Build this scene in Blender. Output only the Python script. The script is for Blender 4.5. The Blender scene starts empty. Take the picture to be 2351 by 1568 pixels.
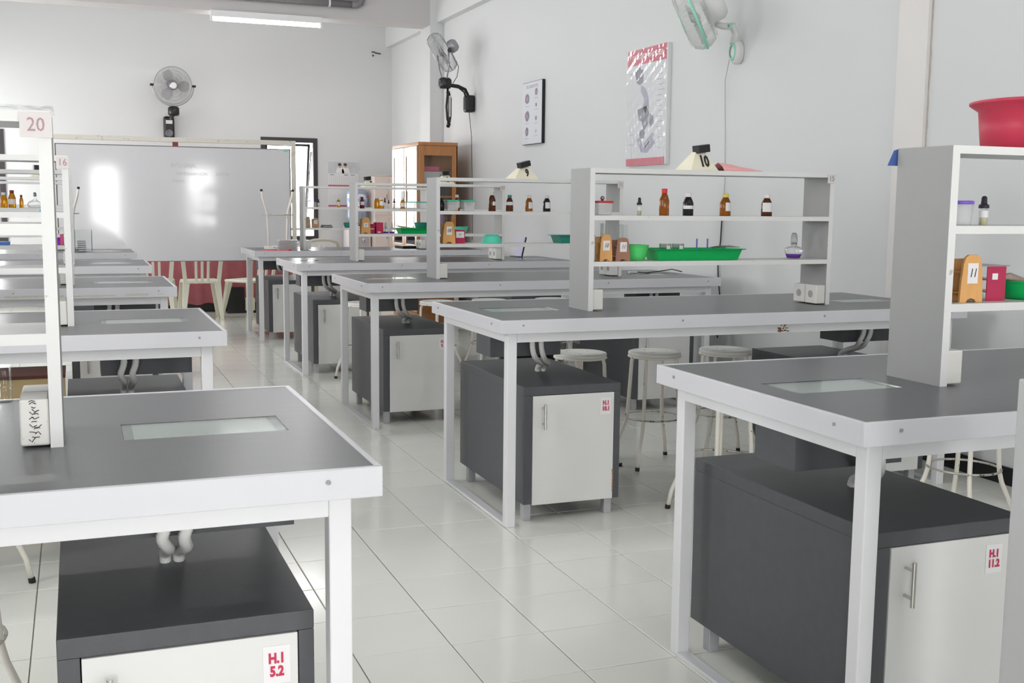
import bpy, bmesh, math, random
from mathutils import Vector, Matrix
random.seed(7)
sc = bpy.context.scene
COL = sc.collection
PI = math.pi

# ------------------------------------------------------------------ camera, sky, light, exposure
R_ = Vector((0.93302299, -0.35969019, 0.00954301)); U_ = Vector((0.035354, 0.11803598, 0.99237977)); F_ = Vector((0.35807568, 0.92557575, -0.12284677))
cam_d = bpy.data.cameras.new('camera'); cam = bpy.data.objects.new('camera', cam_d); COL.objects.link(cam)
cam.matrix_world = Matrix(((R_.x, U_.x, -F_.x, -0.984527), (R_.y, U_.y, -F_.y, -4.185205), (R_.z, U_.z, -F_.z, 1.283226), (0, 0, 0, 1)))
cam_d.sensor_width = 36; cam_d.lens = 39.2034; cam_d.shift_x = 0.003359; cam_d.shift_y = 0.000987
cam_d.clip_start = 0.05; cam_d.clip_end = 200
sc.camera = cam

world = bpy.data.worlds.new('overcast_sky'); sc.world = world; world.use_nodes = True
bg = world.node_tree.nodes['Background']
bg.inputs[0].default_value = (1.0, 0.992, 0.985, 1); bg.inputs[1].default_value = 13.0
sc.view_settings.view_transform = 'Standard'; sc.view_settings.look = 'None'
sc.view_settings.gamma = 1; sc.view_settings.use_curve_mapping = False
sc.view_settings.exposure = 0.25
sc.cycles.max_bounces = 10; sc.cycles.diffuse_bounces = 6; sc.cycles.glossy_bounces = 5; sc.cycles.transmission_bounces = 8
sc.cycles.sample_clamp_indirect = 6.0
sc.cycles.caustics_reflective = False; sc.cycles.caustics_refractive = False

XL, XR, YB, YF, ZC = -3.05, 3.05, -6.3, 10.69, 3.95        # room
# window openings: (wall, a0, a1, z0, z1)
LEFT_WIN = [(-1.9, -0.9), (2.0, 3.0), (5.6, 6.9), (8.95, 10.45)]
BACK_WIN = [(-2.60, -1.80), (-0.70, -0.02), (1.34, 2.04)]
FAR_WIN = [(-2.50, -1.76), (1.289, 2.03)]

def portal(name, loc, rot, sx, sy):
    l = bpy.data.lights.new(name, 'AREA'); l.shape = 'RECTANGLE'; l.size = sx; l.size_y = sy
    l.cycles.is_portal = True
    o = bpy.data.objects.new(name, l); COL.objects.link(o); o.location = loc; o.rotation_euler = rot
for a, b in LEFT_WIN: portal('daylight_portal', (XL - .19, (a + b) / 2, 1.75), (PI / 2, 0, -PI / 2), b - a, 1.5)
for a, b in BACK_WIN: portal('daylight_portal', ((a + b) / 2, YB - .19, 1.2), (PI / 2, 0, 0), b - a, 1.8)
for a, b in FAR_WIN: portal('daylight_portal', ((a + b) / 2, YF + .19, 1.45), (-PI / 2, 0, 0), b - a, 1.34)

# ------------------------------------------------------------------ materials
MATS = {}
def mat(name, col=None, rough=.5, metal=0, spec=.5, trans=0, ior=1.45, emis=None, es=0, noise=0, nscale=8, bump=0, bscale=200, stain=None, stain_lo=.62, stain_scale=18, alpha=1, coat=0, grain=None):
    if name in MATS: return MATS[name]
    m = bpy.data.materials.new(name); m.use_nodes = True; nt = m.node_tree; p = nt.nodes['Principled BSDF']
    c = (*col, 1)
    p.inputs['Base Color'].default_value = c; p.inputs['Roughness'].default_value = rough; p.inputs['Metallic'].default_value = metal
    p.inputs['Specular IOR Level'].default_value = spec; p.inputs['Transmission Weight'].default_value = trans; p.inputs['IOR'].default_value = ior
    p.inputs['Alpha'].default_value = alpha; p.inputs['Coat Weight'].default_value = coat; p.inputs['Coat Roughness'].default_value = .08
    if emis: p.inputs['Emission Color'].default_value = (*emis, 1); p.inputs['Emission Strength'].default_value = es
    tc = nt.nodes.new('ShaderNodeTexCoord'); last = None
    if noise or grain:
        n = nt.nodes.new('ShaderNodeTexNoise'); n.inputs['Scale'].default_value = nscale; n.inputs['Detail'].default_value = 5
        if grain:
            mp = nt.nodes.new('ShaderNodeMapping'); mp.inputs['Scale'].default_value = grain; nt.links.new(tc.outputs['Object'], mp.inputs[0]); nt.links.new(mp.outputs[0], n.inputs['Vector'])
        else: nt.links.new(tc.outputs['Object'], n.inputs['Vector'])
        r = nt.nodes.new('ShaderNodeMix'); r.data_type = 'RGBA'
        k = noise or .1
        r.inputs[6].default_value = tuple(max(0, x * (1 - k)) for x in col) + (1,); r.inputs[7].default_value = tuple(min(1, x * (1 + k)) for x in col) + (1,)
        nt.links.new(n.outputs[0], r.inputs[0]); last = r.outputs[2]
    if stain:
        n2 = nt.nodes.new('ShaderNodeTexNoise'); n2.inputs['Scale'].default_value = stain_scale; n2.inputs['Detail'].default_value = 4
        nt.links.new(tc.outputs['Object'], n2.inputs['Vector'])
        cr = nt.nodes.new('ShaderNodeValToRGB'); cr.color_ramp.elements[0].position = stain_lo; cr.color_ramp.elements[1].position = stain_lo + .03
        nt.links.new(n2.outputs[0], cr.inputs[0])
        mx = nt.nodes.new('ShaderNodeMix'); mx.data_type = 'RGBA'; mx.inputs[6].default_value = c; mx.inputs[7].default_value = (*stain, 1)
        if last: nt.links.new(last, mx.inputs[6])
        nt.links.new(cr.outputs[0], mx.inputs[0]); last = mx.outputs[2]
    if last: nt.links.new(last, p.inputs['Base Color'])
    if bump:
        n3 = nt.nodes.new('ShaderNodeTexNoise'); n3.inputs['Scale'].default_value = bscale; nt.links.new(tc.outputs['Object'], n3.inputs['Vector'])
        b = nt.nodes.new('ShaderNodeBump'); b.inputs['Strength'].default_value = bump; b.inputs['Distance'].default_value = .002
        nt.links.new(n3.outputs[0], b.inputs['Height']); nt.links.new(b.outputs[0], p.inputs['Normal'])
    MATS[name] = m; return m

def thin(name, tint, rough=.03, k=1.0, base=.02):
    m = bpy.data.materials.new(name); m.use_nodes = True; nt = m.node_tree; nt.nodes.clear()
    o = nt.nodes.new('ShaderNodeOutputMaterial'); mx = nt.nodes.new('ShaderNodeMixShader'); tr = nt.nodes.new('ShaderNodeBsdfTransparent'); gl = nt.nodes.new('ShaderNodeBsdfGlossy')
    lw = nt.nodes.new('ShaderNodeLayerWeight'); lw.inputs[0].default_value = .25
    mt = nt.nodes.new('ShaderNodeMath'); mt.operation = 'MULTIPLY_ADD'; mt.inputs[1].default_value = k; mt.inputs[2].default_value = base; mt.use_clamp = True
    tr.inputs[0].default_value = (*tint, 1); gl.inputs['Roughness'].default_value = rough; gl.inputs['Color'].default_value = (.95, .95, .95, 1)
    nt.links.new(lw.outputs['Fresnel'], mt.inputs[0]); nt.links.new(mt.outputs[0], mx.inputs[0]); nt.links.new(tr.outputs[0], mx.inputs[1]); nt.links.new(gl.outputs[0], mx.inputs[2]); nt.links.new(mx.outputs[0], o.inputs[0])
    MATS[name] = m; return m
def milky(name, col, k):
    m = bpy.data.materials.new(name); m.use_nodes = True; nt = m.node_tree; nt.nodes.clear()
    o = nt.nodes.new('ShaderNodeOutputMaterial'); mx = nt.nodes.new('ShaderNodeMixShader'); tr = nt.nodes.new('ShaderNodeBsdfTransparent'); p = nt.nodes.new('ShaderNodeBsdfPrincipled')
    p.inputs['Base Color'].default_value = (*col, 1); p.inputs['Roughness'].default_value = .25; tr.inputs[0].default_value = (.97, .97, .97, 1); mx.inputs[0].default_value = k
    nt.links.new(tr.outputs[0], mx.inputs[1]); nt.links.new(p.outputs[0], mx.inputs[2]); nt.links.new(mx.outputs[0], o.inputs[0]); MATS[name] = m; return m
milky('frosted_plastic', (.84, .85, .85), .38)
M_wall = mat('painted_plaster', (.66, .675, .68), .55, noise=.02, nscale=1.2, bump=.15, bscale=60)
M_wall_far = mat('painted_plaster_far', (.66, .675, .675), .6, noise=.02, nscale=1.2)
M_pil = mat('painted_plaster_warm', (.74, .72, .70), .55, noise=.03, nscale=2)
M_beam = mat('painted_beam', (.54, .525, .52), .6, noise=.03, nscale=2)
M_ceil = mat('ceiling_paint', (.72, .72, .71), .7)
M_tile = mat('ceramic_tile', (.79, .80, .745), .13, spec=.5, noise=.03, nscale=3)
M_grout = mat('grout', (.26, .25, .22), .8, noise=.2, nscale=20)
M_base = mat('black_skirting_tile', (.012, .012, .014), .25)
M_top = mat('dark_laminate_top', (.098, .102, .108), .28, spec=.36, noise=.10, nscale=6, grain=(1, 6, 1), bump=.12, bscale=300)
M_white = mat('white_painted_steel', (.74, .74, .76), .32, noise=.015, nscale=4)
M_trim = mat('white_trim', (.62, .62, .655), .30, noise=.01, nscale=5)
M_trim_worn = mat('white_trim_worn', (.78, .78, .81), .30, stain=(.50, .48, .40), stain_lo=.60, stain_scale=9)
M_dark = mat('charcoal_laminate', (.082, .084, .093), .42, noise=.12, nscale=30, bump=.2, bscale=400)
M_door = mat('light_grey_laminate', (.71, .71, .70), .38, noise=.03, nscale=5)
M_panel = mat('grey_laminate', (.33, .335, .33), .45, noise=.03, nscale=12)
M_shelf = mat('pale_grey_shelf', (.60, .61, .60), .40, noise=.02)
M_edge = mat('white_edge_band', (.76, .76, .75), .40, stain=(.52, .50, .46), stain_lo=.66, stain_scale=30)
M_alu = mat('aluminium_foot', (.50, .50, .53), .4, metal=.3)
M_chrome = mat('brushed_steel', (.62, .60, .58), .28, metal=1)
M_screw = mat('screw_cap', (.30, .30, .31), .5)
M_inner = mat('light_box_white', (.84, .85, .82), .5)
M_glass = thin('clear_glass', (.965, .975, .97), .06, .55, .02)
M_winglass = thin('table_glass', (.90, .93, .92), .08, .5, .01)
M_pvc = mat('white_plastic', (.78, .78, .76), .4)
M_socket = mat('socket_plastic', (.76, .75, .71), .4, stain=(.35, .30, .28), stain_lo=.70, stain_scale=120)
M_hole = mat('dark_hole', (.05, .05, .055), .6)
M_black = mat('black_plastic', (.012, .012, .014), .35)
M_rubber = mat('black_rubber', (.015, .015, .015), .7)
M_stool = mat('chipped_white_enamel', (.80, .76, .69), .35, stain=(.10, .06, .04), stain_lo=.675, stain_scale=40)
M_stoolseat = mat('chipped_white_seat', (.78, .78, .74), .35, stain=(.14, .12, .13), stain_lo=.68, stain_scale=28)
M_ring = mat('worn_steel_ring', (.50, .48, .43), .35, metal=.5, stain=(.08, .07, .06), stain_lo=.62, stain_scale=60)
M_amber = mat('amber_glass', (.42, .13, .015), .06, trans=.55, ior=1.4)
M_orange = mat('orange_glass', (.80, .34, .02), .06, trans=.55, ior=1.4)
M_brown = mat('brown_glass', (.12, .035, .012), .08, trans=.3, ior=1.4)
M_blackgl = mat('black_glass', (.018, .014, .018), .08)
M_redgl = mat('red_brown_glass', (.25, .02, .02), .1, trans=.2)
M_label = mat('paper_label', (.80, .79, .80), .6)
M_red = mat('red_plastic', (.62, .02, .05), .35)
M_redbright = mat('bright_red_cap', (.75, .03, .05), .35)
M_crimson = mat('crimson_bucket', (.50, .035, .075), .38, noise=.05, nscale=10)
M_green = mat('green_plastic', (.0, .42, .10), .35, noise=.1, nscale=20)
M_lgreen = mat('light_green_plastic', (.10, .68, .18), .35)
M_dteal = mat('dark_teal_plastic', (.03, .26, .20), .4)
M_teal = mat('turquoise_plastic', (.10, .66, .46), .35)
M_mint = mat('mint_lid', (.08, .62, .44), .35)
M_purple = mat('purple_plastic', (.20, .10, .60), .35)
M_violetliq = mat('violet_spirit', (.22, .05, .55), .1, trans=.3)
M_wood = mat('rack_wood', (.72, .38, .13), .45, noise=.12, nscale=14, grain=(8, 8, 1))
M_dwood = mat('rack_wood_brown', (.36, .17, .11), .45, noise=.12, nscale=14, grain=(8, 8, 1))
M_cabwood = mat('cabinet_wood', (.42, .18, .06), .40, noise=.25, nscale=5, grain=(6, 6, 1), coat=.2)
M_cabwood_l = mat('cabinet_wood_door', (.50, .30, .18), .30, noise=.15, nscale=5, grain=(6, 6, 1), coat=.4)
M_cream = mat('cream_card', (.80, .76, .60), .6)
M_ink = mat('black_ink', (.02, .02, .02), .6)
M_greyink = mat('grey_ink', (.24, .22, .24), .6)
M_pinkink = mat('brown_pink_ink', (.42, .26, .28), .6)
M_redink = mat('red_ink', (.55, .03, .09), .6)
M_pink = mat('pink_cloth', (.85, .42, .42), .8)
M_board = mat('whiteboard_enamel', (.63, .63, .65), .075, spec=.8, noise=.03, nscale=1.5)
M_boardframe = mat('board_frame_paint', (.66, .63, .56), .5, stain=(.55, .51, .44), stain_lo=.64)
M_boardedge = mat('board_edge', (.14, .12, .12), .5, noise=.4, nscale=30)
M_chair = mat('cream_plastic_chair', (.72, .72, .60), .4)
M_cloth = mat('maroon_cloth', (.40, .12, .14), .85, noise=.25, nscale=6)
M_winframe = mat('dark_window_frame', (.045, .04, .045), .4)
M_pink_locker = mat('pinkish_white_locker', (.72, .62, .57), .35)
M_card = mat('cardboard', (.55, .42, .22), .7, noise=.1)
M_grey_pipe = mat('grey_conduit', (.20, .19, .20), .4)
M_lamp = mat('fluorescent_tube', (1, 1, 1), .4, emis=(1, .98, 1), es=48)
M_lamp_body = mat('lamp_housing', (.74, .74, .75), .4)
M_blue = mat('blue_plastic', (.05, .16, .55), .35)
M_bluewater = mat('blue_water_gallon', (.42, .50, .66), .15, trans=.3)
M_cage = mat('fan_cage_wire', (.36, .36, .38), .35, metal=.6)
M_blade = milky('fan_blade', (.45, .45, .46), .35)
M_fanwhite = mat('fan_white_plastic', (.70, .70, .69), .4)
M_fangreen = mat('fan_green_plastic', (.30, .68, .54), .4)
M_paper = mat('poster_paper', (.66, .68, .70), .35)
M_film = thin('plastic_film', (.96, .96, .97), .13, .16, .02)
M_yellow = mat('yellow_cap', (.70, .58, .12), .4)
M_maroonrack = mat('maroon_red_acrylic', (.45, .02, .08), .3)
M_steel = mat('dull_metal', (.35, .35, .36), .4, metal=.8)

# ------------------------------------------------------------------ mesh helpers
class B:
    def __init__(s): s.v = []; s.f = []
    def _add(s, vs, fs):
        n = len(s.v); s.v += [tuple(v) for v in vs]; s.f += [tuple(i + n for i in f) for f in fs]; return s
    def box(s, x0, x1, y0, y1, z0, z1, rz=0, about=None):
        vs = [(x, y, z) for z in (z0, z1) for y in (y0, y1) for x in (x0, x1)]
        if rz:
            c = about or ((x0 + x1) / 2, (y0 + y1) / 2); ca, sa = math.cos(rz), math.sin(rz)
            vs = [(c[0] + (x - c[0]) * ca - (y - c[1]) * sa, c[1] + (x - c[0]) * sa + (y - c[1]) * ca, z) for x, y, z in vs]
        return s._add(vs, [(0, 2, 3, 1), (4, 5, 7, 6), (0, 1, 5, 4), (1, 3, 7, 5), (3, 2, 6, 7), (2, 0, 4, 6)])
    def lathe(s, prof, cx=0, cy=0, cz=0, n=16, cap0=True, cap1=True, a0=0, a1=2 * PI, axis=None):
        full = abs(a1 - a0 - 2 * PI) < 1e-6; k = n if full else n + 1; vs = []
        for r, z in prof:
            for i in range(k):
                a = a0 + (a1 - a0) * i / n; vs.append(Vector((r * math.cos(a), r * math.sin(a), z)))
        if axis is not None:
            q = Vector((0, 0, 1)).rotation_difference(Vector(axis)); vs = [q @ v for v in vs]
        vs = [(v.x + cx, v.y + cy, v.z + cz) for v in vs]; fs = []
        for j in range(len(prof) - 1):
            for i in range(n):
                i2 = (i + 1) % k; fs.append((j * k + i, j * k + i2, (j + 1) * k + i2, (j + 1) * k + i))
        if full and cap0: fs.append(tuple(reversed(range(k))))
        if full and cap1: fs.append(tuple((len(prof) - 1) * k + i for i in range(k)))
        return s._add(vs, fs)
    def cyl(s, p0, p1, r, r1=None, n=12):
        p0, p1 = Vector(p0), Vector(p1); d = p1 - p0
        return s.lathe([(r, 0), (r if r1 is None else r1, d.length)], p0.x, p0.y, p0.z, n, axis=d)
    def tube(s, pts, r, n=8, closed=False, rr=None):
        P = [Vector(p) for p in pts]; m = len(P); vs = []; fs = []; up = None
        for i in range(m):
            if closed: t = (P[(i + 1) % m] - P[i - 1])
            else: t = P[min(i + 1, m - 1)] - P[max(i - 1, 0)]
            t.normalize()
            if up is None:
                up = Vector((0, 0, 1)) if abs(t.z) < .9 else Vector((1, 0, 0))
            a = t.cross(up)
            if a.length < 1e-4: a = t.cross(Vector((.3, 1, .2)))
            a.normalize(); b = a.cross(t).normalized(); up = b
            q = rr[i] if rr else r
            for k in range(n):
                w = 2 * PI * k / n; vs.append(P[i] + a * (q * math.cos(w)) + b * (q * math.sin(w)))
        for i in range(m if closed else m - 1):
            j = (i + 1) % m
            for k in range(n): fs.append((i * n + k, i * n + (k + 1) % n, j * n + (k + 1) % n, j * n + k))
        if not closed: fs += [tuple(reversed(range(n))), tuple((m - 1) * n + k for k in range(n))]
        return s._add(vs, fs)
    def prism(s, pts, d0, d1, plane='xz'):
        n = len(pts)
        if plane == 'xz': vs = [(a, d0, b) for a, b in pts] + [(a, d1, b) for a, b in pts]
        elif plane == 'yz': vs = [(d0, a, b) for a, b in pts] + [(d1, a, b) for a, b in pts]
        else: vs = [(a, b, d0) for a, b in pts] + [(a, b, d1) for a, b in pts]
        fs = [tuple(range(n)), tuple(reversed(range(n, 2 * n)))] + [(i, i + n, (i + 1) % n + n, (i + 1) % n) for i in range(n)]
        return s._add(vs, fs)
    def build(s, name, m, parent=None, smooth=False, bevel=0, loc=None, rot=None, seg=2):
        me = bpy.data.meshes.new(name); me.from_pydata(s.v, [], s.f); me.update()
        bm = bmesh.new(); bm.from_mesh(me); bmesh.ops.recalc_face_normals(bm, faces=bm.faces); bm.to_mesh(me); bm.free()
        me.materials.append(m)
        if smooth:
            me.polygons.foreach_set('use_smooth', [len(p.vertices) == 4 for p in me.polygons])
        o = bpy.data.objects.new(name, me); COL.objects.link(o)
        if parent: o.parent = parent
        if loc: o.location = loc
        if rot: o.rotation_euler = rot
        if bevel:
            b = o.modifiers.new('bevel', 'BEVEL'); b.width = bevel; b.segments = seg; b.limit_method = 'ANGLE'; b.angle_limit = .6
        return o

def tag(o, label, cat, group=None, kind=None):
    o['label'] = label; o['category'] = cat
    if group: o['group'] = group
    if kind: o['kind'] = kind
    return o
def thing(name, label, cat, loc=(0, 0, 0), rz=0, group=None):
    o = bpy.data.objects.new(name, None); COL.objects.link(o); o.location = loc; o.rotation_euler = (0, 0, rz); o.empty_display_size = .05
    return tag(o, label, cat, group)
def struct(name, b, m, parent=None, **k):
    o = b.build(name, m, parent, **k)
    if not parent: o['kind'] = 'structure'
    return o
def copy_tree(o, parent=None):
    c = o.copy(); COL.objects.link(c); c.parent = parent
    for ch in list(o.children): copy_tree(ch, c)
    return c
def dup(o, loc, rz, label, group=None):
    c = copy_tree(o); c.location = loc; c.rotation_euler = (0, 0, rz); c['label'] = label
    if group: c['group'] = group
    return c
BOLD = {}
def text(s, size, loc, rot, m, parent, name='lettering', off=0.0, shear=0.0, sx=1.0, ext=.0003, align='CENTER', extend=1.0):
    cu = bpy.data.curves.new('txt', 'FONT'); cu.body = s; cu.size = size; cu.offset = off; cu.shear = shear; cu.extrude = ext
    cu.align_x = align; cu.align_y = 'CENTER'; cu.resolution_u = 2; cu.space_line = .95; cu.space_character = extend
    t = bpy.data.objects.new('txt', cu); COL.objects.link(t); dg = bpy.context.evaluated_depsgraph_get()
    me = bpy.data.meshes.new_from_object(t.evaluated_get(dg)); bpy.data.objects.remove(t); bpy.data.curves.remove(cu)
    me.name = name; me.materials.clear(); me.materials.append(m)
    o = bpy.data.objects.new(name, me); COL.objects.link(o); o.parent = parent; o.location = loc; o.rotation_euler = rot; o.scale = (sx, 1, 1)
    return o
FRONT = (PI / 2, 0, 0)            # reads from -y
WALLR = (PI / 2, 0, -PI / 2)      # reads from -x

# ------------------------------------------------------------------ room shell
def wall_y(name, y0, y1, wins, z0, z1, m):
    b = B(); xs = [XL - .2]
    for a, c in wins: xs += [a, c]
    xs.append(XR + .2)
    for i in range(0, len(xs), 2): b.box(xs[i], xs[i + 1], y0, y1, 0, ZC)
    for a, c in wins: b.box(a, c, y0, y1, 0, z0); b.box(a, c, y0, y1, z1, ZC)
    return struct(name, b, m)
wall_y('wall_far', YF, YF + .2, FAR_WIN, .782, 2.125, M_wall_far)
wall_y('wall_back', YB - .2, YB, BACK_WIN, .3, 2.1, M_wall)
b = B(); ys = [YB]
for a, c in LEFT_WIN: ys += [a, c]
ys.append(YF)
for i in range(0, len(ys), 2): b.box(XL - .2, XL, ys[i], ys[i + 1], 0, ZC)
for a, c in LEFT_WIN: b.box(XL - .2, XL, a, c, 0, 1.0); b.box(XL - .2, XL, a, c, 2.5, ZC)
struct('wall_left', b, M_wall)
wr = struct('wall_right', B().box(XR, XR + .2, YB, YF, 0, ZC), M_wall)
struct('pilaster', B().box(XR - .025, XR, .408, .624, .085, 3.35), M_pil, wr)
crk = B(); random.seed(3); z = .1; x = .400
pts = []
while z < 3.34: pts.append((XR - .001, .404 + random.uniform(-.004, .004), z)); z += .05
struct('plaster_crack', crk.tube(pts, .0035, 5), mat('plaster_crack', (.50, .44, .40), .8, noise=.3, nscale=40), wr)
struct('ceiling', B().box(XL - .2, XR + .2, YB - .2, YF + .2, ZC, ZC + .15), M_ceil)
struct('trim_1', B().box(XL, 2.887, 8.42, 8.74, 3.316, ZC), M_beam)                       # beam across the room
struct('trim_2', B().box(2.887, XR, 8.42, 8.80, 0, ZC), M_wall, bevel=.004)                # column
struct('trim_3', B().box(2.965, XR, YB, 8.42, 3.35, ZC).box(2.965, XR, 8.80, YF, 3.35, ZC), M_wall)
struct('trim_4', B().box(XL, XL + .16, 8.42, 8.80, 0, 3.316), M_wall)
struct('baseboard_right', B().box(XR - .012, XR, YB, 8.42, .0, .085), M_base)
struct('baseboard_far', B().box(XL, XR, YF - .012, YF, .0, .085), M_base)
struct('baseboard_left', B().box(XL, XL + .012, YB, 8.42, .0, .085), M_base)

# floor: slab with single tiles
fl = struct('floor', B().box(XL - .2, XR + .2, YB - .2, YF + .2, -.06, -.004), M_grout)
TX, TY, GR = .2868, .30, .0035
tb = B(); hx, hy = TX / 2 - GR / 2, TY / 2 - GR / 2; e = .0015
vs = [(sx * (hx), sy * (hy), -.006) for sx, sy in ((-1, -1), (1, -1), (1, 1), (-1, 1))] + [(sx * hx, sy * hy, -e) for sx, sy in ((-1, -1), (1, -1), (1, 1), (-1, 1))] + [(sx * (hx - e), sy * (hy - e), 0) for sx, sy in ((-1, -1), (1, -1), (1, 1), (-1, 1))]
tb._add(vs, [(i + 4 * k, (i + 1) % 4 + 4 * k, (i + 1) % 4 + 4 * (k + 1), i + 4 * (k + 1)) for k in (0, 1) for i in range(4)] + [(8, 9, 10, 11)])
cells = []
CP = Vector((-.9845, -4.1852, 1.2832))
for i in range(-11, 11):
    for j in range(-22, 36):
        cx, cy = (i + .5) * TX, (j + .5) * TY
        x0, x1 = cx - hx, cx + hx
        if x1 < XL or x0 > XR or cy + hy < YB or cy - hy > YF: continue
        d = Vector((cx, cy, 0)) - CP; dep = d.dot(F_); r = d.dot(R_); u = d.dot(U_)
        vis = dep > .3 and abs(r / dep) < .475 and -.33 < u / dep
        aisle = -.55 < cx < .62
        cells.append((0 if vis else 1, dep * (1 if aisle else 1.5), cx, cy))
cells.sort()
proto = None; rest = B()
random.seed(11)
for k, (v, dep, cx, cy) in enumerate(cells):
    full = cx - hx > XL and cx + hx < XR and cy - hy > YB and cy + hy < YF
    if k < 300 and v == 0 and full:
        if proto is None: proto = tb.build('tile', M_tile, fl); o = proto
        else: o = proto.copy(); COL.objects.link(o)
        o.location = (cx, cy, random.uniform(-.0006, .0004)); o.rotation_euler = (random.uniform(-.0012, .0012), random.uniform(-.0012, .0012), 0)
    else:
        a0, a1, c0, c1 = max(cx - hx, XL), min(cx + hx, XR), max(cy - hy, YB), min(cy + hy, YF)
        rest.box(a0, a1, c0, c1, -.006, 0)
o = rest.build('tile_field', M_tile, fl); o['kind'] = 'stuff'

# windows
def win_unit(name, x0, x1, y, z0, z1, axis='y', out=1, tilt=False):
    """dark metal frame lining the opening, glass pane"""
    def bx(b, a0, a1, d0, d1, c0, c1):
        if axis == 'y': b.box(a0, a1, min(d0, d1), max(d0, d1), c0, c1)
        else: b.box(min(d0, d1), max(d0, d1), a0, a1, c0, c1)
    f = B(); w = .06; d0, d1 = y - .012 * out, y + .12 * out
    bx(f, x0, x0 + w, d0, d1, z0, z1); bx(f, x1 - w, x1, d0, d1, z0, z1); bx(f, x0 + w, x1 - w, d0, d1, z1 - w, z1); bx(f, x0 + w, x1 - w, d0, d1, z0, z0 + w)
    o = struct(name, f, M_winframe)
    g = B(); bx(g, x0 + w, x1 - w, y + .105 * out, y + .109 * out, z0 + w, z1 - w)
    return o
k = 1
for a, c in FAR_WIN:
    wn = win_unit('window_%d' % k, a, c, YF, .782, 2.125); k += 1
    # sash pushed open, hinged on top, stay arm on the side
    sb = B(); n = .03; z0, z1 = .86, 2.05; a0, a1 = a + .075, c - .075
    sb.box(a0, a0 + n, 0, .025, z0 - z1, 0).box(a1 - n, a1, 0, .025, z0 - z1, 0).box(a0, a1, 0, .025, -n, 0).box(a0, a1, 0, .025, z0 - z1, z0 - z1 + n)
    s_ = sb.build('sash', M_winframe, wn, loc=(0, YF + .11, z1), rot=(math.radians(16), 0, 0))
    gp = B().box(a0 + n, a1 - n, .010, .014, z0 - z1 + n, -n).build('pane', M_glass, wn, loc=(0, YF + .11, z1), rot=(math.radians(16), 0, 0))
    B().tube([(c - .075, YF + .06, 1.95), (c - .09, YF + .20, 1.45), (c - .10, YF + .33, 1.02)], .008, 6).build('stay_arm', M_winframe, wn)
for a, c in BACK_WIN:
    wn = win_unit('window_%d' % k, a, c, YB, .3, 2.1, out=-1); k += 1
for a, c in LEFT_WIN:
    wn = win_unit('window_%d' % k, a, c, XL, 1.0, 2.5, axis='x', out=-1); k += 1
    B().box(XL - .10, XL - .02, (a + c) / 2 - .03, (a + c) / 2 + .03, 1.06, 2.44).build('mullion', M_winframe, wn)

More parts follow.
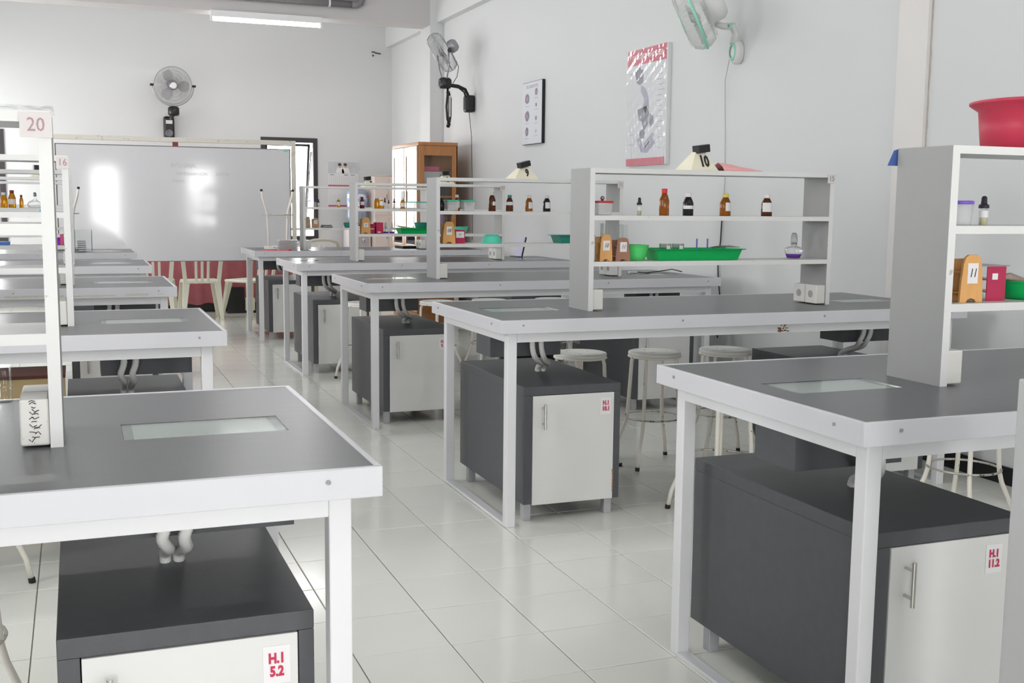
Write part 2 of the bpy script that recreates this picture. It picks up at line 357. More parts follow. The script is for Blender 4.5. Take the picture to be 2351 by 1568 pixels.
# ------------------------------------------------------------------ benches
H = .836; BL = 2.29
def make_bench():
    t = thing('lab_bench', 'x', 'workbench')
    W = .90
    wx = [(.095, .405), (BL - .405, BL - .095)]; wy0, wy1 = .365, .525
    b = B(); zb = .800; c0, c1 = .012, BL - .012; d0, d1 = .012, W - .012
    xs = [c0, wx[0][0], wx[0][1], wx[1][0], wx[1][1], c1]; ys_ = [d0, wy0, wy1, d1]
    V = {}; vs = []; fs = []
    def vid(i, j, z):
        if (i, j, z) not in V: V[(i, j, z)] = len(vs); vs.append((xs[i], ys_[j], z))
        return V[(i, j, z)]
    hole = {(1, 1), (3, 1)}; solid = {(i, j) for i in range(5) for j in range(3)} - hole
    for i, j in solid:
        fs.append((vid(i, j, H), vid(i + 1, j, H), vid(i + 1, j + 1, H), vid(i, j + 1, H))); fs.append((vid(i, j, zb), vid(i, j + 1, zb), vid(i + 1, j + 1, zb), vid(i + 1, j, zb)))
        for (di, dj, p, q) in ((0, -1, (0, 0), (1, 0)), (1, 0, (1, 0), (1, 1)), (0, 1, (1, 1), (0, 1)), (-1, 0, (0, 1), (0, 0))):
            if (i + di, j + dj) not in solid:
                fs.append((vid(i + p[0], j + p[1], zb), vid(i + q[0], j + q[1], zb), vid(i + q[0], j + q[1], H), vid(i + p[0], j + p[1], H)))
    b._add(vs, fs); b.build('worktop', M_top, t)
    za, zt = .785, H + .0018
    fr = B().box(0, BL, 0, .012, za, zt).build('front_trim', M_trim, t, bevel=.0018)
    B().box(0, BL, W - .012, W, za, zt).build('rear_trim', M_trim, t, bevel=.0018)
    B().box(0, .012, .012, W - .012, za, zt).build('end_trim', M_trim, t, bevel=.0018)
    B().box(BL - .012, BL, .012, W - .012, za, zt).build('end_trim', M_trim, t, bevel=.0018)
    for x, y, ax in ((.094, -.0012, 'y'), (.80, -.0012, 'y'), (1.50, -.0012, 'y'), (BL - .094, -.0012, 'y'), (-.0012, .10, 'x'), (-.0012, .80, 'x'), (BL + .0012, .10, 'x'), (BL + .0012, .80, 'x')):
        s = B().cyl((x - (.002 if ax == 'x' else 0), y - (.002 if ax == 'y' else 0), .817), (x + (.002 if ax == 'x' else 0), y + (.002 if ax == 'y' else 0), .817), .0042, n=10)
        s.build('screw', M_screw, t)
    # steel frame
    z0, z1 = .745, .785
    for nm, y in (('frame_rail', .042), ('frame_rail', W - .082)): B().box(.085, BL - .085, y, y + .04, z0, z1).build(nm, M_white, t, bevel=.002)
    for x in (.045, BL - .085):
        B().box(x, x + .04, .082, W - .082, z0, z1).build('frame_rail', M_white, t, bevel=.002)
        B().box(x, x + .04, .082, W - .082, 0, .012).build('foot_rail', M_white, t, bevel=.002)
        for y in (.042, W - .082): B().box(x, x + .04, y, y + .04, 0, z1).build('leg', M_white, t, bevel=.003)
    # lit-box windows
    for sgn, (a, c) in zip((1, -1), wx):
        lb = B(); a2, c2 = a - .006, c + .006; y0, y1 = wy0 - .006, wy1 + .006
        lb.box(a2, c2, y0, y1, .645, .655).box(a2, a2 + .012, y0, y1, .655, .80).box(c2 - .012, c2, y0, y1, .655, .80).box(a2 + .012, c2 - .012, y0, y0 + .012, .655, .80).box(a2 + .012, c2 - .012, y1 - .012, y1, .655, .80)
        bx = lb.build('lamp_box', M_dark, t)
        B().box(a + .001, c - .001, wy0 + .001, wy1 - .001, .8005, .8325).build('grey_surround', mat('grey_surround', (.36, .38, .375), .5), bx)
        li = B().box(a + .020, c - .022, wy0 + .008, wy1 - .006, .800, .8340).build('white_diffuser', M_inner, bx)
        B().box(a + .0005, c - .0005, wy0 + .0005, wy1 - .0005, .8348, .8366).build('window_glass', M_winglass, t)
        jx = a - .02 if sgn > 0 else c - .10
        B().box(jx, jx + .12, .20, .27, .742, .785).build('junction_box', M_pvc, t, bevel=.003)
        hx0 = a + .258 if sgn > 0 else c - .235
        B().box(hx0 - .045 - (.095 if sgn > 0 else .002), hx0 + .070 - (.095 if sgn > 0 else .002), .29, .32, .755, .785).build('clamp_plate', M_pvc, t, bevel=.002)
        for q in (0, .027):
            hx1 = hx0 + q; pts = []
            ex = q * .5; tx = hx1 + ex - (.095 if sgn > 0 else .002); ctl = [(tx, .305, .785), (tx, .305, .70), (tx + .012 * sgn, .315, .655), (tx * .5 + hx1 * .5, .355, .622), (hx1, .42, .600), (hx1, .465, .580), (hx1, .475, .560)]
            C = [Vector(p) for p in ctl]
            for i in range(len(C) - 1):
                p0, p1, p2, p3 = C[max(i - 1, 0)], C[i], C[i + 1], C[min(i + 2, len(C) - 1)]
                for kk in range(9):
                    u = kk / 9; pts.append(.5 * ((2 * p1) + (-p0 + p2) * u + (2 * p0 - 5 * p1 + 4 * p2 - p3) * u * u + (-p0 + 3 * p1 - 3 * p2 + p3) * u ** 3))
            pts.append(C[-1])
            B().tube(pts, .0120, 8, rr=[.0125 if i % 2 else .0112 for i in range(len(pts))]).build('corrugated_hose', M_pvc, t, smooth=True)
    return t
RB = [(.5347, -2.3218), (.5286, -.1897), (.5102, 1.8896), (.5117, 3.9961), (.5271, 6.1808)]
LB = [(-.5103, -2.3704), (-.5077, -.2410), (-.5004, 1.9001), (-.5018, 3.9259), (-.5024, 5.9902)]
bench0 = make_bench()
rows = ['nearest the camera', 'second from the camera', 'third from the camera', 'fourth from the camera', 'farthest, before the whiteboard']
RLAB = ['nearest bench by the right wall, over the cabinet marked 11.2', 'right-hand bench with the rack numbered 15 and the green tray', 'right-hand bench with the rack numbered 11 and the turquoise bowl', 'right-hand bench under the rack numbered 07', 'right-hand bench by the wooden cupboard, upturned stool on it']
LLAB = ['nearest bench on the left of the aisle, rack numbered 20 on it', 'left-hand bench with the rack numbered 16', 'left-hand bench with a worn scraped front trim, third from the front', 'left-hand bench between the scraped bench and the farthest one', 'left-hand bench nearest the whiteboard, glass tank on it']
first = True; BR = []; BLs = []
for (x, y), l in zip(RB, RLAB):
    if first: o = bench0; first = False; o.location = (x, y, 0)
    else: o = copy_tree(bench0); o.location = (x, y, 0)
    tag(o, l, 'workbench', 'grey laboratory benches in two columns'); BR.append(o)
for (x, y), l in zip(LB, LLAB):
    o = copy_tree(bench0); o.location = (x - BL, y, 0); tag(o, l, 'workbench', 'grey laboratory benches in two columns'); BLs.append(o)
for ch in BLs[2].children:
    if ch.name.startswith('front_trim'):
        ch.data = ch.data.copy(); ch.data.materials[0] = M_trim
        w = B(); random.seed(5); x = .2
        while x < 2.2:
            l = random.uniform(.05, .35); w.box(x, min(x + l, 2.22), -.0008, 0, .796 + random.uniform(-.002, .002), .803 + random.uniform(-.002, .003)); x += l + random.uniform(.01, .05)
        o = w.build('scraped_strip', mat('scraped_paint', (.56, .55, .46), .7, noise=.2, nscale=60), BLs[2]); o['label'] = 'scraped beige strip along the trim'; o['kind'] = 'stuff'
w = B(); random.seed(9)
for q in range(14):
    x = 1.29 + random.uniform(0, .055); z = .755 + random.uniform(-.008, .028); w.box(x, x + random.uniform(.006, .018), .0408, .042, z, z + random.uniform(.003, .007))
o = w.build('rust_patch', mat('rust', (.20, .10, .05), .8, noise=.3, nscale=80), BR[1]); o['kind'] = 'stuff'

# ------------------------------------------------------------------ reagent racks on the benches
RW = 1.235; RH = .603; RD = .20
def make_rack():
    t = thing('reagent_rack', 'x', 'shelf')
    for x in (0, RW - .022):
        p = B().box(x, x + .022, .0012, RD, 0, RH).build('side_panel', M_panel, t)
        B().box(x, x + .022, 0, .0012, 0, RH).build('edge_band', M_edge, p)
    for z in (RH, .405, .209):
        p = B().box(.022, RW - .022, .0012, RD, z - .02, z).build('shelf_board', M_shelf, t)
        B().box(.022, RW - .022, 0, .0012, z - .02, z).build('edge_band', M_edge, p)
    for s, x0 in ((1, .022), (-1, RW - .022 - .05)):
        for y in (0.004, .094):
            sb = B().box(x0, x0 + .05, y, y + .086, .004, .09).build('socket_box', M_socket, t, bevel=.004)
            xx = x0 + .05 if s > 0 else x0
            so = B().lathe([(.024, -.0008), (.024, .0015), (.020, .0015), (.018, .0002)], xx, y + .043, .047, 20, axis=(s, 0, 0)).build('socket_face', M_pvc, sb, smooth=False)
            B().lathe([(.0165, 0), (.0165, .0022)], xx, y + .043, .047, 16, axis=(s, 0, 0)).build('socket_hole', mat('socket_recess', (.38, .37, .36), .5), sb)
    return t
rack0 = make_rack()
racks = {}
RL = [('R1', RB[0][0] + .505, -1.980, 'grey rack on the nearest right-hand bench, red bucket on top', None),
      ('R2', 1.035, .100, 'grey rack numbered 15 with four brown bottles and a green tray', '15'),
      ('R3', 1.018, 2.199, 'grey rack numbered 11 with a cream 9 sign on top', '11'),
      ('R4', 1.030, 4.328, 'grey rack numbered 07 with green lidded tubs and a green tray', '07'),
      ('R5', 1.030, 6.450, 'grey rack on the farthest right-hand bench before the window', None),
      ('L1', -1.020 - RW, -2.030, 'grey rack numbered 20, nearest on the left of the aisle', '20'),
      ('L2', -1.003 - RW, .080, 'grey rack numbered 16 on the second left-hand bench', '16'),
      ('L3', -1.003 - RW, 2.186, 'grey rack with amber bottles, seen through the rack numbered 20', None),
      ('L4', -1.003 - RW, 4.215, 'grey rack on the left-hand bench behind the one with amber bottles', None),
      ('L5', -1.003 - RW, 6.280, 'grey rack on the left-hand bench closest to the whiteboard', None)]
first = True
for key, x, y, l, num in RL:
    if first: o = rack0; first = False
    else: o = copy_tree(rack0)
    o.location = (x, y, H); tag(o, l, 'shelf', 'grey reagent racks standing on the benches'); racks[key] = o
    if num:
        w, h = (.053, .043) if num == '20' else (.042, .042)
        p = B().box(RW - w + .002, RW + .002, -.004, -.0022, RH - h - .004, RH - .004).build('number_plate', mat('plate_card', (.70, .66, .65), .6), o)
        text(num, .034, (RW - w / 2 + .002, -.0046, RH - h / 2 - .004), FRONT, M_pinkink if num in ('20', '16') else M_greyink, p, 'number', sx=.9)
# scribble on the socket box of the nearest left rack
for sx_ in (0,):
    o = racks['L1']; random.seed(21)
    for q in range(16):
        zc = .086 - q * .0046; xx = RW - .022 - .025 + random.uniform(-.006, .006)
        B().tube([(xx - .005, .0030, zc), (xx, .0030, zc + random.uniform(-.006, .006)), (xx + random.uniform(.002, .008), .0030, zc + random.uniform(-.004, .004))], .0007, 4).build('pen_scribble', M_ink, o)

# ------------------------------------------------------------------ under-bench cabinets
CW, CD, CZ0, CZ1 = .43, .80, .075, .558
def make_cabinet():
    t = thing('pedestal_cabinet', 'x', 'cabinet')
    k = .036
    B().box(0, k, 0, CD, CZ0, CZ1 - k).build('side_panel', M_dark, t, bevel=.002)
    B().box(CW - .028, CW, 0, CD, CZ0 - .004, CZ1 - k).build('side_panel', M_dark, t, bevel=.002)
    B().box(0, CW, 0, CD, CZ1 - k, CZ1).build('top_panel', M_dark, t, bevel=.002)
    B().box(k, CW - .028, .02, CD - .02, CZ0, CZ0 + .016).build('bottom_panel', M_dark, t)
    B().box(k, CW - .028, CD - .02, CD - .004, CZ0, CZ1 - k).build('back_panel', M_dark, t)
    d = B().box(k + .002, CW - .030, -.002, .018, CZ0 - .004, CZ1 - k - .002).build('door', M_door, t, bevel=.0012)
    x = k + .045
    h = B().cyl((x, -.030, .385), (x, -.030, .490), .0055, n=12)
    h.cyl((x, -.030, .405), (x, -.002, .405), .004, n=8).cyl((x, -.030, .470), (x, -.002, .470), .004, n=8)
    h.build('door_handle', M_chrome, d)
    for xx in (.012, CW - .052):
        for yy in (.03, CD - .09): B().box(xx, xx + .034, yy, yy + .034, 0, CZ0).build('foot', M_alu, t, bevel=.002)
    return t
cab0 = make_cabinet(); cab0_used = False
def cabinet(x, y, label, sticker=None):
    global cab0_used
    if not cab0_used: o = cab0; cab0_used = True
    else: o = copy_tree(cab0)
    o.location = (x, y, 0); tag(o, label, 'cabinet', 'charcoal pedestal cabinets under the benches')
    if sticker: STICK.append((o, sticker))
    return o
STICK = []
def put_stickers():
    for o, sticker in STICK:
        dx_ = -.024 if sticker.endswith('11.2') else 0
        dr = [c for c in o.children if c.name.startswith('door')][0]
        s = B().box(.338, .386, -.0032, -.0022, .430, .500).build('door_sticker', M_label, dr); s['label'] = 'white sticker with red lettering'; s.location.x = dx_
        text(sticker, .0255, (.362, -.0042, .4645), FRONT, M_redink, s, 'lettering', off=.0011, sx=.80)
cstick = [(RB[0][0] + .137, RB[0][1] + .105, 'charcoal cabinet with grey door marked H.1 11.2 under the nearest right-hand bench', 'H.1\n11.2'), (RB[1][0] + .135, RB[1][1] + .085, 'charcoal cabinet with grey door marked H.1 10.1, its door edge chipped', 'H.1\n10.1'), (RB[2][0] + .140, RB[2][1] + .16, 'charcoal cabinet with grey door marked H.1 9.1, third from the camera', 'H.1\n9.1'), (RB[3][0] + .140, RB[3][1] + .12, 'charcoal cabinet under the bench with the rack numbered 07, aisle end', None), (RB[4][0] + .140, RB[4][1] + .12, 'farthest charcoal cabinet on the right of the aisle', None)]
def cb_all():
    for a in cstick: cabinet(*a[:3], sticker=a[3])
    for i, ((x, y), nm) in enumerate(zip(RB, ['nearest right-hand bench', 'bench with the rack numbered 15', 'bench with the rack numbered 11', 'bench with the rack numbered 07', 'farthest right-hand bench'])):
        if i in (1, 2, 3): cabinet(x + BL - .135 - CW, y + .085, 'charcoal cabinet at the wall end of the ' + ['', 'bench carrying the long green tray', 'bench carrying the turquoise bowl', 'bench carrying the two spirit lamps', ''][i])
    ln = ['charcoal cabinet marked H.1 5.2, lowest left under the nearest bench', 'charcoal cabinet under the bench with the rack numbered 16', 'charcoal cabinet under the bench with the scraped trim', 'charcoal cabinet under the fourth bench left of the aisle', 'charcoal cabinet under the left bench nearest the whiteboard']
    for i, ((x, y), l) in enumerate(zip(LB, ln)):
        cabinet(x - .095 - CW - .005, y + .11, l, 'H.1\n5.2' if i == 0 else None)
cb_all(); put_stickers()
# chipped edge on the door marked 10.1
o = [c for c in COL.objects if c.get('label', '').endswith('edge chipped')][0]
dr = [c for c in o.children if c.name.startswith('door')][0]
w = B(); random.seed(4)
for q in range(7):
    z = .10 + q * .014; w.box(CW - .033 - random.uniform(0, .002), CW - .029, -.0045, .002, z, z + .011)
w.build('chipped_edge', mat('bare_chipboard', (.36, .20, .12), .9, noise=.4, nscale=200), dr)

# ------------------------------------------------------------------ stools
def make_stool():
    t = thing('lab_stool', 'x', 'stool')
    Hs = .567
    st = B().lathe([(.0, Hs - .022), (.112, Hs - .024), (.128, Hs - .020), (.131, Hs - .010), (.129, Hs - .002), (.122, Hs), (.112, Hs - .004), (0, Hs - .007)], n=32, cap0=False, cap1=False).build('seat', M_stoolseat, t, smooth=True)
    B().tube([(.127 * math.cos(a), .127 * math.sin(a), Hs - .024) for a in [2 * PI * i / 32 for i in range(32)]], .006, 8, closed=True).build('seat_rim', M_stool, t, smooth=True)
    for i in range(4):
        a = PI / 4 + i * PI / 2; c, s = math.cos(a), math.sin(a)
        pts = [(.095, Hs - .026), (.112, Hs - .032), (.119, Hs - .06), (.121, Hs - .10), (.134, .26), (.138, .225), (.148, .185), (.178, .115), (.192, .08), (.205, .012)]
        lg = B().tube([(r * c, r * s, z) for r, z in pts], .0095, 10).build('leg', M_stool, t, smooth=True)
        B().tube([(.2045 * c, .2045 * s, .018), (.207 * c, .207 * s, 0)], .0115, 8).build('rubber_foot', M_rubber, lg)
    B().tube([(.142 * math.cos(a), .142 * math.sin(a), .238) for a in [2 * PI * i / 36 for i in range(36)]], .0048, 8, closed=True).build('foot_ring', M_ring, t, smooth=True)
    return t
st0 = make_stool(); st_used = False
def stool(x, y, rz, label, z=0, flip=False):
    global st_used
    if not st_used: o = st0; st_used = True
    else: o = copy_tree(st0)
    o.location = (x, y, z); o.rotation_euler = (PI if flip else 0, 0, rz); tag(o, label, 'stool', 'white enamel stools with a steel foot ring')
    return o
stool(1.676, .68, math.radians(-3), 'chipped white stool, whole in view behind the cabinet marked 10.1')
stool(1.306, .757, .3, 'chipped white stool half hidden behind the cabinet marked 10.1')
stool(2.07, .66, -.2, 'chipped white stool nearest the wall-end cabinet of the 15 rack bench')
stool(1.50, -.22, math.radians(100), 'white stool whose seat hides behind the nearest right-hand bench')
stool(2.36, -.70, .2, 'white stool behind the nearest right-hand bench, beside the black skirting')
stool(1.92, 3.74, .1, 'white stool seen edge-on below the bench of the 11 rack, middle of three')
stool(2.42, 3.70, .3, 'white stool under the bench edge, left of the dark cabinet gap')
stool(1.50, 3.72, .5, 'white stool under the bench of the 11 rack, nearest the aisle of three')
stool(.95, 3.76, .4, 'white stool glimpsed left of the cabinet marked 9.1')
stool(-1.372, -.215, math.radians(45), 'white stool leg and black foot below the nearest left-hand bench')
stool(-1.32, -1.33, .5, 'white stool at the lower left edge of the photo')
stool(.815, 6.63, math.radians(-9), 'white stool turned upside down on the farthest right-hand bench', H + .567, True)
stool(-1.10, 6.74, math.radians(0), 'white stool turned upside down on the left bench by the whiteboard', H + .567, True)

# ------------------------------------------------------------------ bottles and small glass
def bottle(label, x, y, z, w, h, m, capm, cap='white', lab=None, name='reagent_bottle', grp='brown reagent bottles on the racks'):
    t = thing(name, label, 'bottle', (x, y, z), 0, grp); r = w / 2
    hb = h * .64; hn = h * .83
    B().lathe([(r * .93, 0), (r, h * .02), (r, hb * .86), (r * .9, hb * .98), (r * .62, hn - h * .05), (r * .46, hn), (r * .46, hn + h * .02)], n=20).build('body', m, t, smooth=True)
    B().lathe([(r * .55, hn - h * .002), (r * .58, hn + h * .02), (r * .58, h - h * .02), (r * .52, h)], n=16).build('cap', capm, t, smooth=True)
    if lab:
        a0, a1, z0, z1 = lab
        B().lathe([(r * 1.012, z0 * h), (r * 1.012, z1 * h)], n=10, a0=a0, a1=a1).build('label', M_label, t)
    return t
def dropper(label, x, y, z, w, h, liq=None):
    t = thing('dropper_bottle', label, 'bottle', (x, y, z), 0, 'small dropper bottles'); r = w * .42
    B().lathe([(r, 0), (r, h * .50), (r * .7, h * .57), (r * .55, h * .60)], n=16).build('vial', M_glass, t, smooth=True)
    B().lathe([(r * 1.15, h * .58), (r * 1.2, h * .60), (r * 1.15, h * .70), (r * .75, h * .72), (r * .68, h * .80), (r * .62, h * .95), (r * .3, h)], n=14).build('rubber_bulb', mat('dark_rubber_bulb', (.03, .025, .04), .5), t, smooth=True)
    B().lathe([(r * 1.02, h * .27), (r * 1.02, h * .50)], n=10, a0=PI, a1=2 * PI).build('label', M_label, t)
    if liq: B().lathe([(r * .9, h * .01), (r * .9, h * .26)], n=14).build('liquid', liq, t)
    return t
FR = (PI * 1.15, PI * 1.85)
Z2, Z3, Z1 = H + .405, H + .209, H + RH
M_pale_liq = mat('pale_yellow_liquid', (.75, .70, .45), .2)
# rack 15
bottle('tall amber bottle with a bright red cap', 1.443, .20, Z2, .044, .118, M_amber, M_redbright)
bottle('black bottle with white cap and white band label', 1.564, .20, Z2, .048, .100, M_blackgl, M_pvc, lab=(PI, 2 * PI, .30, .45))
bottle('amber bottle with yellow cap on the 15 rack', 1.756, .20, Z2, .050, .100, M_amber, M_yellow, lab=(PI * 1.35, PI * 1.95, .22, .60))
bottle('dark brown bottle with white cap beside the rack end numbered 15', 1.976, .20, Z2, .050, .099, M_brown, M_pvc, lab=(PI * 1.05, PI * 1.75, .20, .62))
dropper('small dropper bottle left of the red-capped bottle', 1.320, .20, Z2, .024, .078, M_pale_liq)
# rack 11
bottle('tall brown bottle with white cap on the 11 rack', 1.407, 2.30, Z2, .045, .118, M_brown, M_pvc, lab=(PI * 1.45, PI * 1.95, .30, .50))
bottle('brown bottle with green cap', 1.522, 2.30, Z2, .046, .100, M_brown, M_dteal, lab=(PI * 1.05, PI * 1.9, .38, .58))
bottle('amber bottle with white cap under the cream 9 sign', 1.652, 2.30, Z2, .047, .100, M_amber, M_pvc, lab=(PI * 1.35, PI * 1.95, .18, .58))
bottle('near-black bottle with white cap, last in the row of four', 1.772, 2.30, Z2, .048, .100, M_blackgl, M_pvc, lab=(PI * 1.25, PI * 1.85, .20, .58))
bottle('small black bottle squeezed before the green-lidded tub', 1.088, 2.32, Z2, .034, .078, M_blackgl, M_black)
bottle('brown bottle between the two green-lidded tubs', 1.193, 2.34, Z2, .038, .098, M_amber, M_pvc, lab=(*FR, .2, .6))
# rack 07
bottle('red-brown bottle at the end of the 07 rack', 1.106, 4.42, Z2, .038, .090, M_redgl, M_redgl, lab=(*FR, .3, .6))
bottle('round amber bottle with white cap on the 07 rack', 1.225, 4.42, Z2, .046, .096, M_orange, M_pvc)
bottle('labelled amber bottle touching the round amber one', 1.249, 4.37, Z2, .038, .084, M_orange, M_pvc, lab=(*FR, .3, .7))
bottle('orange bottle beside the green-lidded tubs on the 07 rack', 1.433, 4.42, Z2, .038, .085, M_orange, M_pvc, lab=(*FR, .2, .55))
dropper('dark dropper bottle between amber bottles on the 07 rack', 1.289, 4.42, Z2, .020, .085)
dropper('thin dropper bottle right of the first one on the 07 rack', 1.325, 4.44, Z2, .016, .070)
dropper('white labelled dropper bottle left of the orange bottle', 1.365, 4.42, Z2, .022, .080, M_pale_liq)
# far rack
bottle('orange bottle standing before the wall calendar', 1.390, 6.55, Z2, .040, .086, M_orange, M_pvc, lab=(*FR, .25, .6))
dropper('dropper bottle before the dark window frame', 1.196, 6.55, Z2, .022, .076, M_pale_liq)
# left racks
bottle('orange bottle cut by the left edge of the photo', -1.336, 2.30, Z2, .036, .080, M_orange, M_pvc)
bottle('orange bottle with dark red cap on the left rack', -1.296, 2.30, Z2, .038, .092, M_orange, M_redgl, lab=(*FR, .2, .5))
bottle('slim orange and brown bottle on the left rack', -1.251, 2.30, Z2, .020, .068, M_orange, M_brown)
dropper('dropper bottle beside the violet-lidded jar', 1.243, -1.88, Z2, .027, .076, M_pale_liq)

def tub(label, x, y, z, w, h, lidm, clear=True, fill=False, knob=False, r=False):
    t = thing('lidded_tub', label, 'tub', (x, y, z), 0, 'clear tubs with coloured lids'); k = w / 2
    m = MATS['frosted_plastic']
    if r:
        B().lathe([(k * .84, 0), (k * .86, .003), (k * .97, h * .86)], n=24).build('tub_body', m, t, smooth=True)
        B().lathe([(k, h * .86), (k * 1.03, h * .88), (k * 1.03, h * .97), (k * .95, h)], n=24).build('lid', lidm, t, smooth=True)
        B().box(k * .9, k * 1.2, -.008, .008, h * .9, h * .95).build('lid_tab', lidm, t)
    else:
        vs = [(sx * k * f, sy * k * f, zz) for zz, f in ((0, .86), (h * .86, .98)) for sx, sy in ((-1, -1), (1, -1), (1, 1), (-1, 1))]
        B()._add(vs, [(3, 2, 1, 0), (4, 5, 6, 7)] + [(i, (i + 1) % 4, (i + 1) % 4 + 4, i + 4) for i in range(4)]).build('tub_body', m, t, bevel=.006)
        B().box(-k, k, -k, k, h * .86, h).build('lid', lidm, t, bevel=.004)
        if fill:
            random.seed(int(x * 100)); f = B()
            for q in range(7): f.lathe([(.001, -.010), (.009, -.006), (.011, 0), (.008, .007), (.001, .010)], random.uniform(-.5, .5) * k, random.uniform(-.5, .5) * k - .001, .014 + random.uniform(0, .02), 8)
            o = f.build('cotton_balls', M_inner, t, smooth=True); o['kind'] = 'stuff'
    if knob:
        B().lathe([(.006, 0), (.006, .006), (.011, .010), (.008, .016), (.004, .02)], 0, 0, h, 12).build('knob', M_steel, t, smooth=True)
    return t
tub('clear tub with red lid and metal knob', 1.140, .20, Z2, .074, .062, M_redbright, knob=True)
tub('green-lidded tub of cotton left of the brown bottle', 1.143, 2.30, Z2, .078, .066, M_mint, fill=True)
tub('green-lidded tub of cotton right of the brown bottle', 1.249, 2.30, Z2, .078, .066, M_mint, fill=True)
tub('green-lidded tub beside the orange bottle on the 07 rack', 1.494, 4.42, Z2, .080, .058, M_mint)
tub('green-lidded tub half behind the 11 rack panel', 1.585, 4.42, Z2, .080, .058, M_mint)
tub('round clear jar with violet lid', 1.153, -1.89, Z2, .068, .063, M_purple, r=True)
tub('clear tub before the bright window', 1.089, 6.55, Z2, .066, .062, M_pvc)
tub('tiny violet-lidded jar on the farthest right rack', 1.168, 6.56, Z2, .029, .052, M_purple, r=True)
tub('bright violet jar glimpsed between the 20 and 16 racks', -1.071, 2.30, Z3, .040, .040, mat('vivid_violet', (.42, .02, .80), .3), r=True)
for t in [o for o in COL.objects if o.get('label', '').startswith('bright violet')]:
    for c in t.children: c.data.materials[0] = mat('vivid_violet', (.42, .02, .80), .3)

# ------------------------------------------------------------------ test tube racks
def tube_rack(label, x, y, z, w, h, m, num, tubes=0, slim=.010, d=.045, word=None, nstick=(.032, .042)):
    t = thing('test_tube_rack', label, 'rack', (x, y, z), 0, 'wooden test tube racks')
    k = w / 2
    prof = [(-k, 0), (-k * .45, 0), (-k * .32, h * .06), (0, h * .09), (k * .32, h * .06), (k * .45, 0), (k, 0), (k * .96, h * .35), (k * .80, h * .80), (k * .62, h * .95), (k * .35, h), (-k * .35, h), (-k * .62, h * .95), (-k * .80, h * .80), (-k * .96, h * .35)]
    B().prism(prof, -.004, .004).build('end_board', m, t, bevel=.001)
    B().prism(prof, .16 - .004, .16 + .004).build('end_board', m, t, bevel=.001) if d > .1 else None
    L = d
    B().box(-k * .8, k * .8, .004, L, h * .18, h * .22).build('lower_rail', m, t)
    B().box(-k * .7, k * .7, .004, L, h * .62, h * .66).build('upper_rail', m, t)
    B().box(-k * .9, k * .9, L, L + .008, 0, h * .9).build('rear_board', m, t, bevel=.001)
    s = B().box(-nstick[0] / 2, nstick[0] / 2, -.0052, -.0042, h * .40, h * .40 + nstick[1]).build('number_sticker', M_label, t)
    text(num, nstick[1] * .62, (0, -.0056, h * .40 + nstick[1] * .5), FRONT, M_ink, s, 'number', shear=.25, sx=.75)
    random.seed(int(abs(x * 1000)))
    for i in range(tubes):
        tx = -k * .6 + (i % 4) * k * .4; ty = .012 + (i // 4) * .016
        tt = B().lathe([(.001, 0), (.004, .0015), (.0052, .006), (.0052, .13), (.0065, .133)], tx, ty, h * .24, 10, cap1=False)
        o = tt.build('test_tube', M_glass, t, smooth=True); o.rotation_euler = (random.uniform(-.04, .04), random.uniform(-.07, .07), 0)
    return t
tube_rack('light wooden tube rack numbered 10', 1.130, .135, Z3, .060, .116, M_wood, '10', 6)
tube_rack('reddish brown tube rack numbered 11', 1.214, .140, Z3, .068, .100, M_dwood, '11', 7)
tube_rack('light wooden tube rack on the 11 rack, beside the red box', 1.113, 2.25, Z3, .080, .132, M_wood, '08', 5, nstick=(.034, .05))
tube_rack('light wooden tube rack numbered 8 on the 07 rack', 1.125, 4.38, Z3, .076, .128, M_wood, '8', 6, nstick=(.036, .034))
tube_rack('pale wooden tube rack on the farthest right rack', 1.082, 6.50, Z3, .054, .105, mat('pale_wood', (.50, .40, .24), .5), ' ', 5, nstick=(.001, .001))
tube_rack('brown tube rack numbered 7', 1.154, 6.49, Z3, .068, .092, mat('mid_wood', (.42, .26, .16), .5), '7', 2, nstick=(.032, .034))
t = tube_rack('light wooden tube rack on the nearest right rack', 1.148, -1.95, Z3, .074, .122, M_wood, '11', 0, nstick=(.034, .052))
# red acrylic racks
def red_rack(label, x, y, z, w, h, d=.09, st=(.2, .5, .3, .6), wr=None):
    t = thing('red_tube_box', label, 'box', (x, y, z), 0, 'red acrylic tube boxes'); k = w / 2
    B().box(-k, k, 0, .003, 0, h).build('front_plate', M_maroonrack, t)
    B().box(-k, k, d - .003, d, 0, h).build('rear_plate', M_maroonrack, t)
    B().box(-k, k, .003, d - .003, h * .60, h * .63).build('tier', M_maroonrack, t)
    B().box(-k, k, .003, d - .003, h * .25, h * .28).build('tier', M_maroonrack, t)
    s = B().box(-k + w * st[0], -k + w * st[1], -.001, 0, h * st[2], h * st[3]).build('sticker', M_label, t)
    if wr: text(wr, h * .20, (-k + w * (st[0] + st[1]) / 2, -.0014, h * (st[2] + st[3]) / 2), FRONT, M_ink, s, 'lettering', sx=.9)
    return t
red_rack('red tube box with small white tag on the nearest right rack', 1.252, -1.93, Z3, .062, .090, st=(.25, .55, .62, .80))
B().box(-.031 - .02, .031 + .012, -.001, .09, .0905, .0925).build('top_plate', mat('smoke_plate', (.30, .26, .27), .3), [o for o in COL.objects if o.get('label', '').startswith('red tube box with small')][0])
red_rack('red tube box numbered 09', 1.190, 2.27, Z3, .062, .082, st=(.08, .92, .42, .88), wr='09')
red_rack('red tube box beside the rack numbered 8', 1.240, 4.39, Z3, .056, .088, st=(.2, .6, .1, .2))
red_rack('red tube box nearly hidden between the 8 rack and its twin', 1.185, 4.42, Z3, .045, .075, st=(.0, .9, .45, .55))
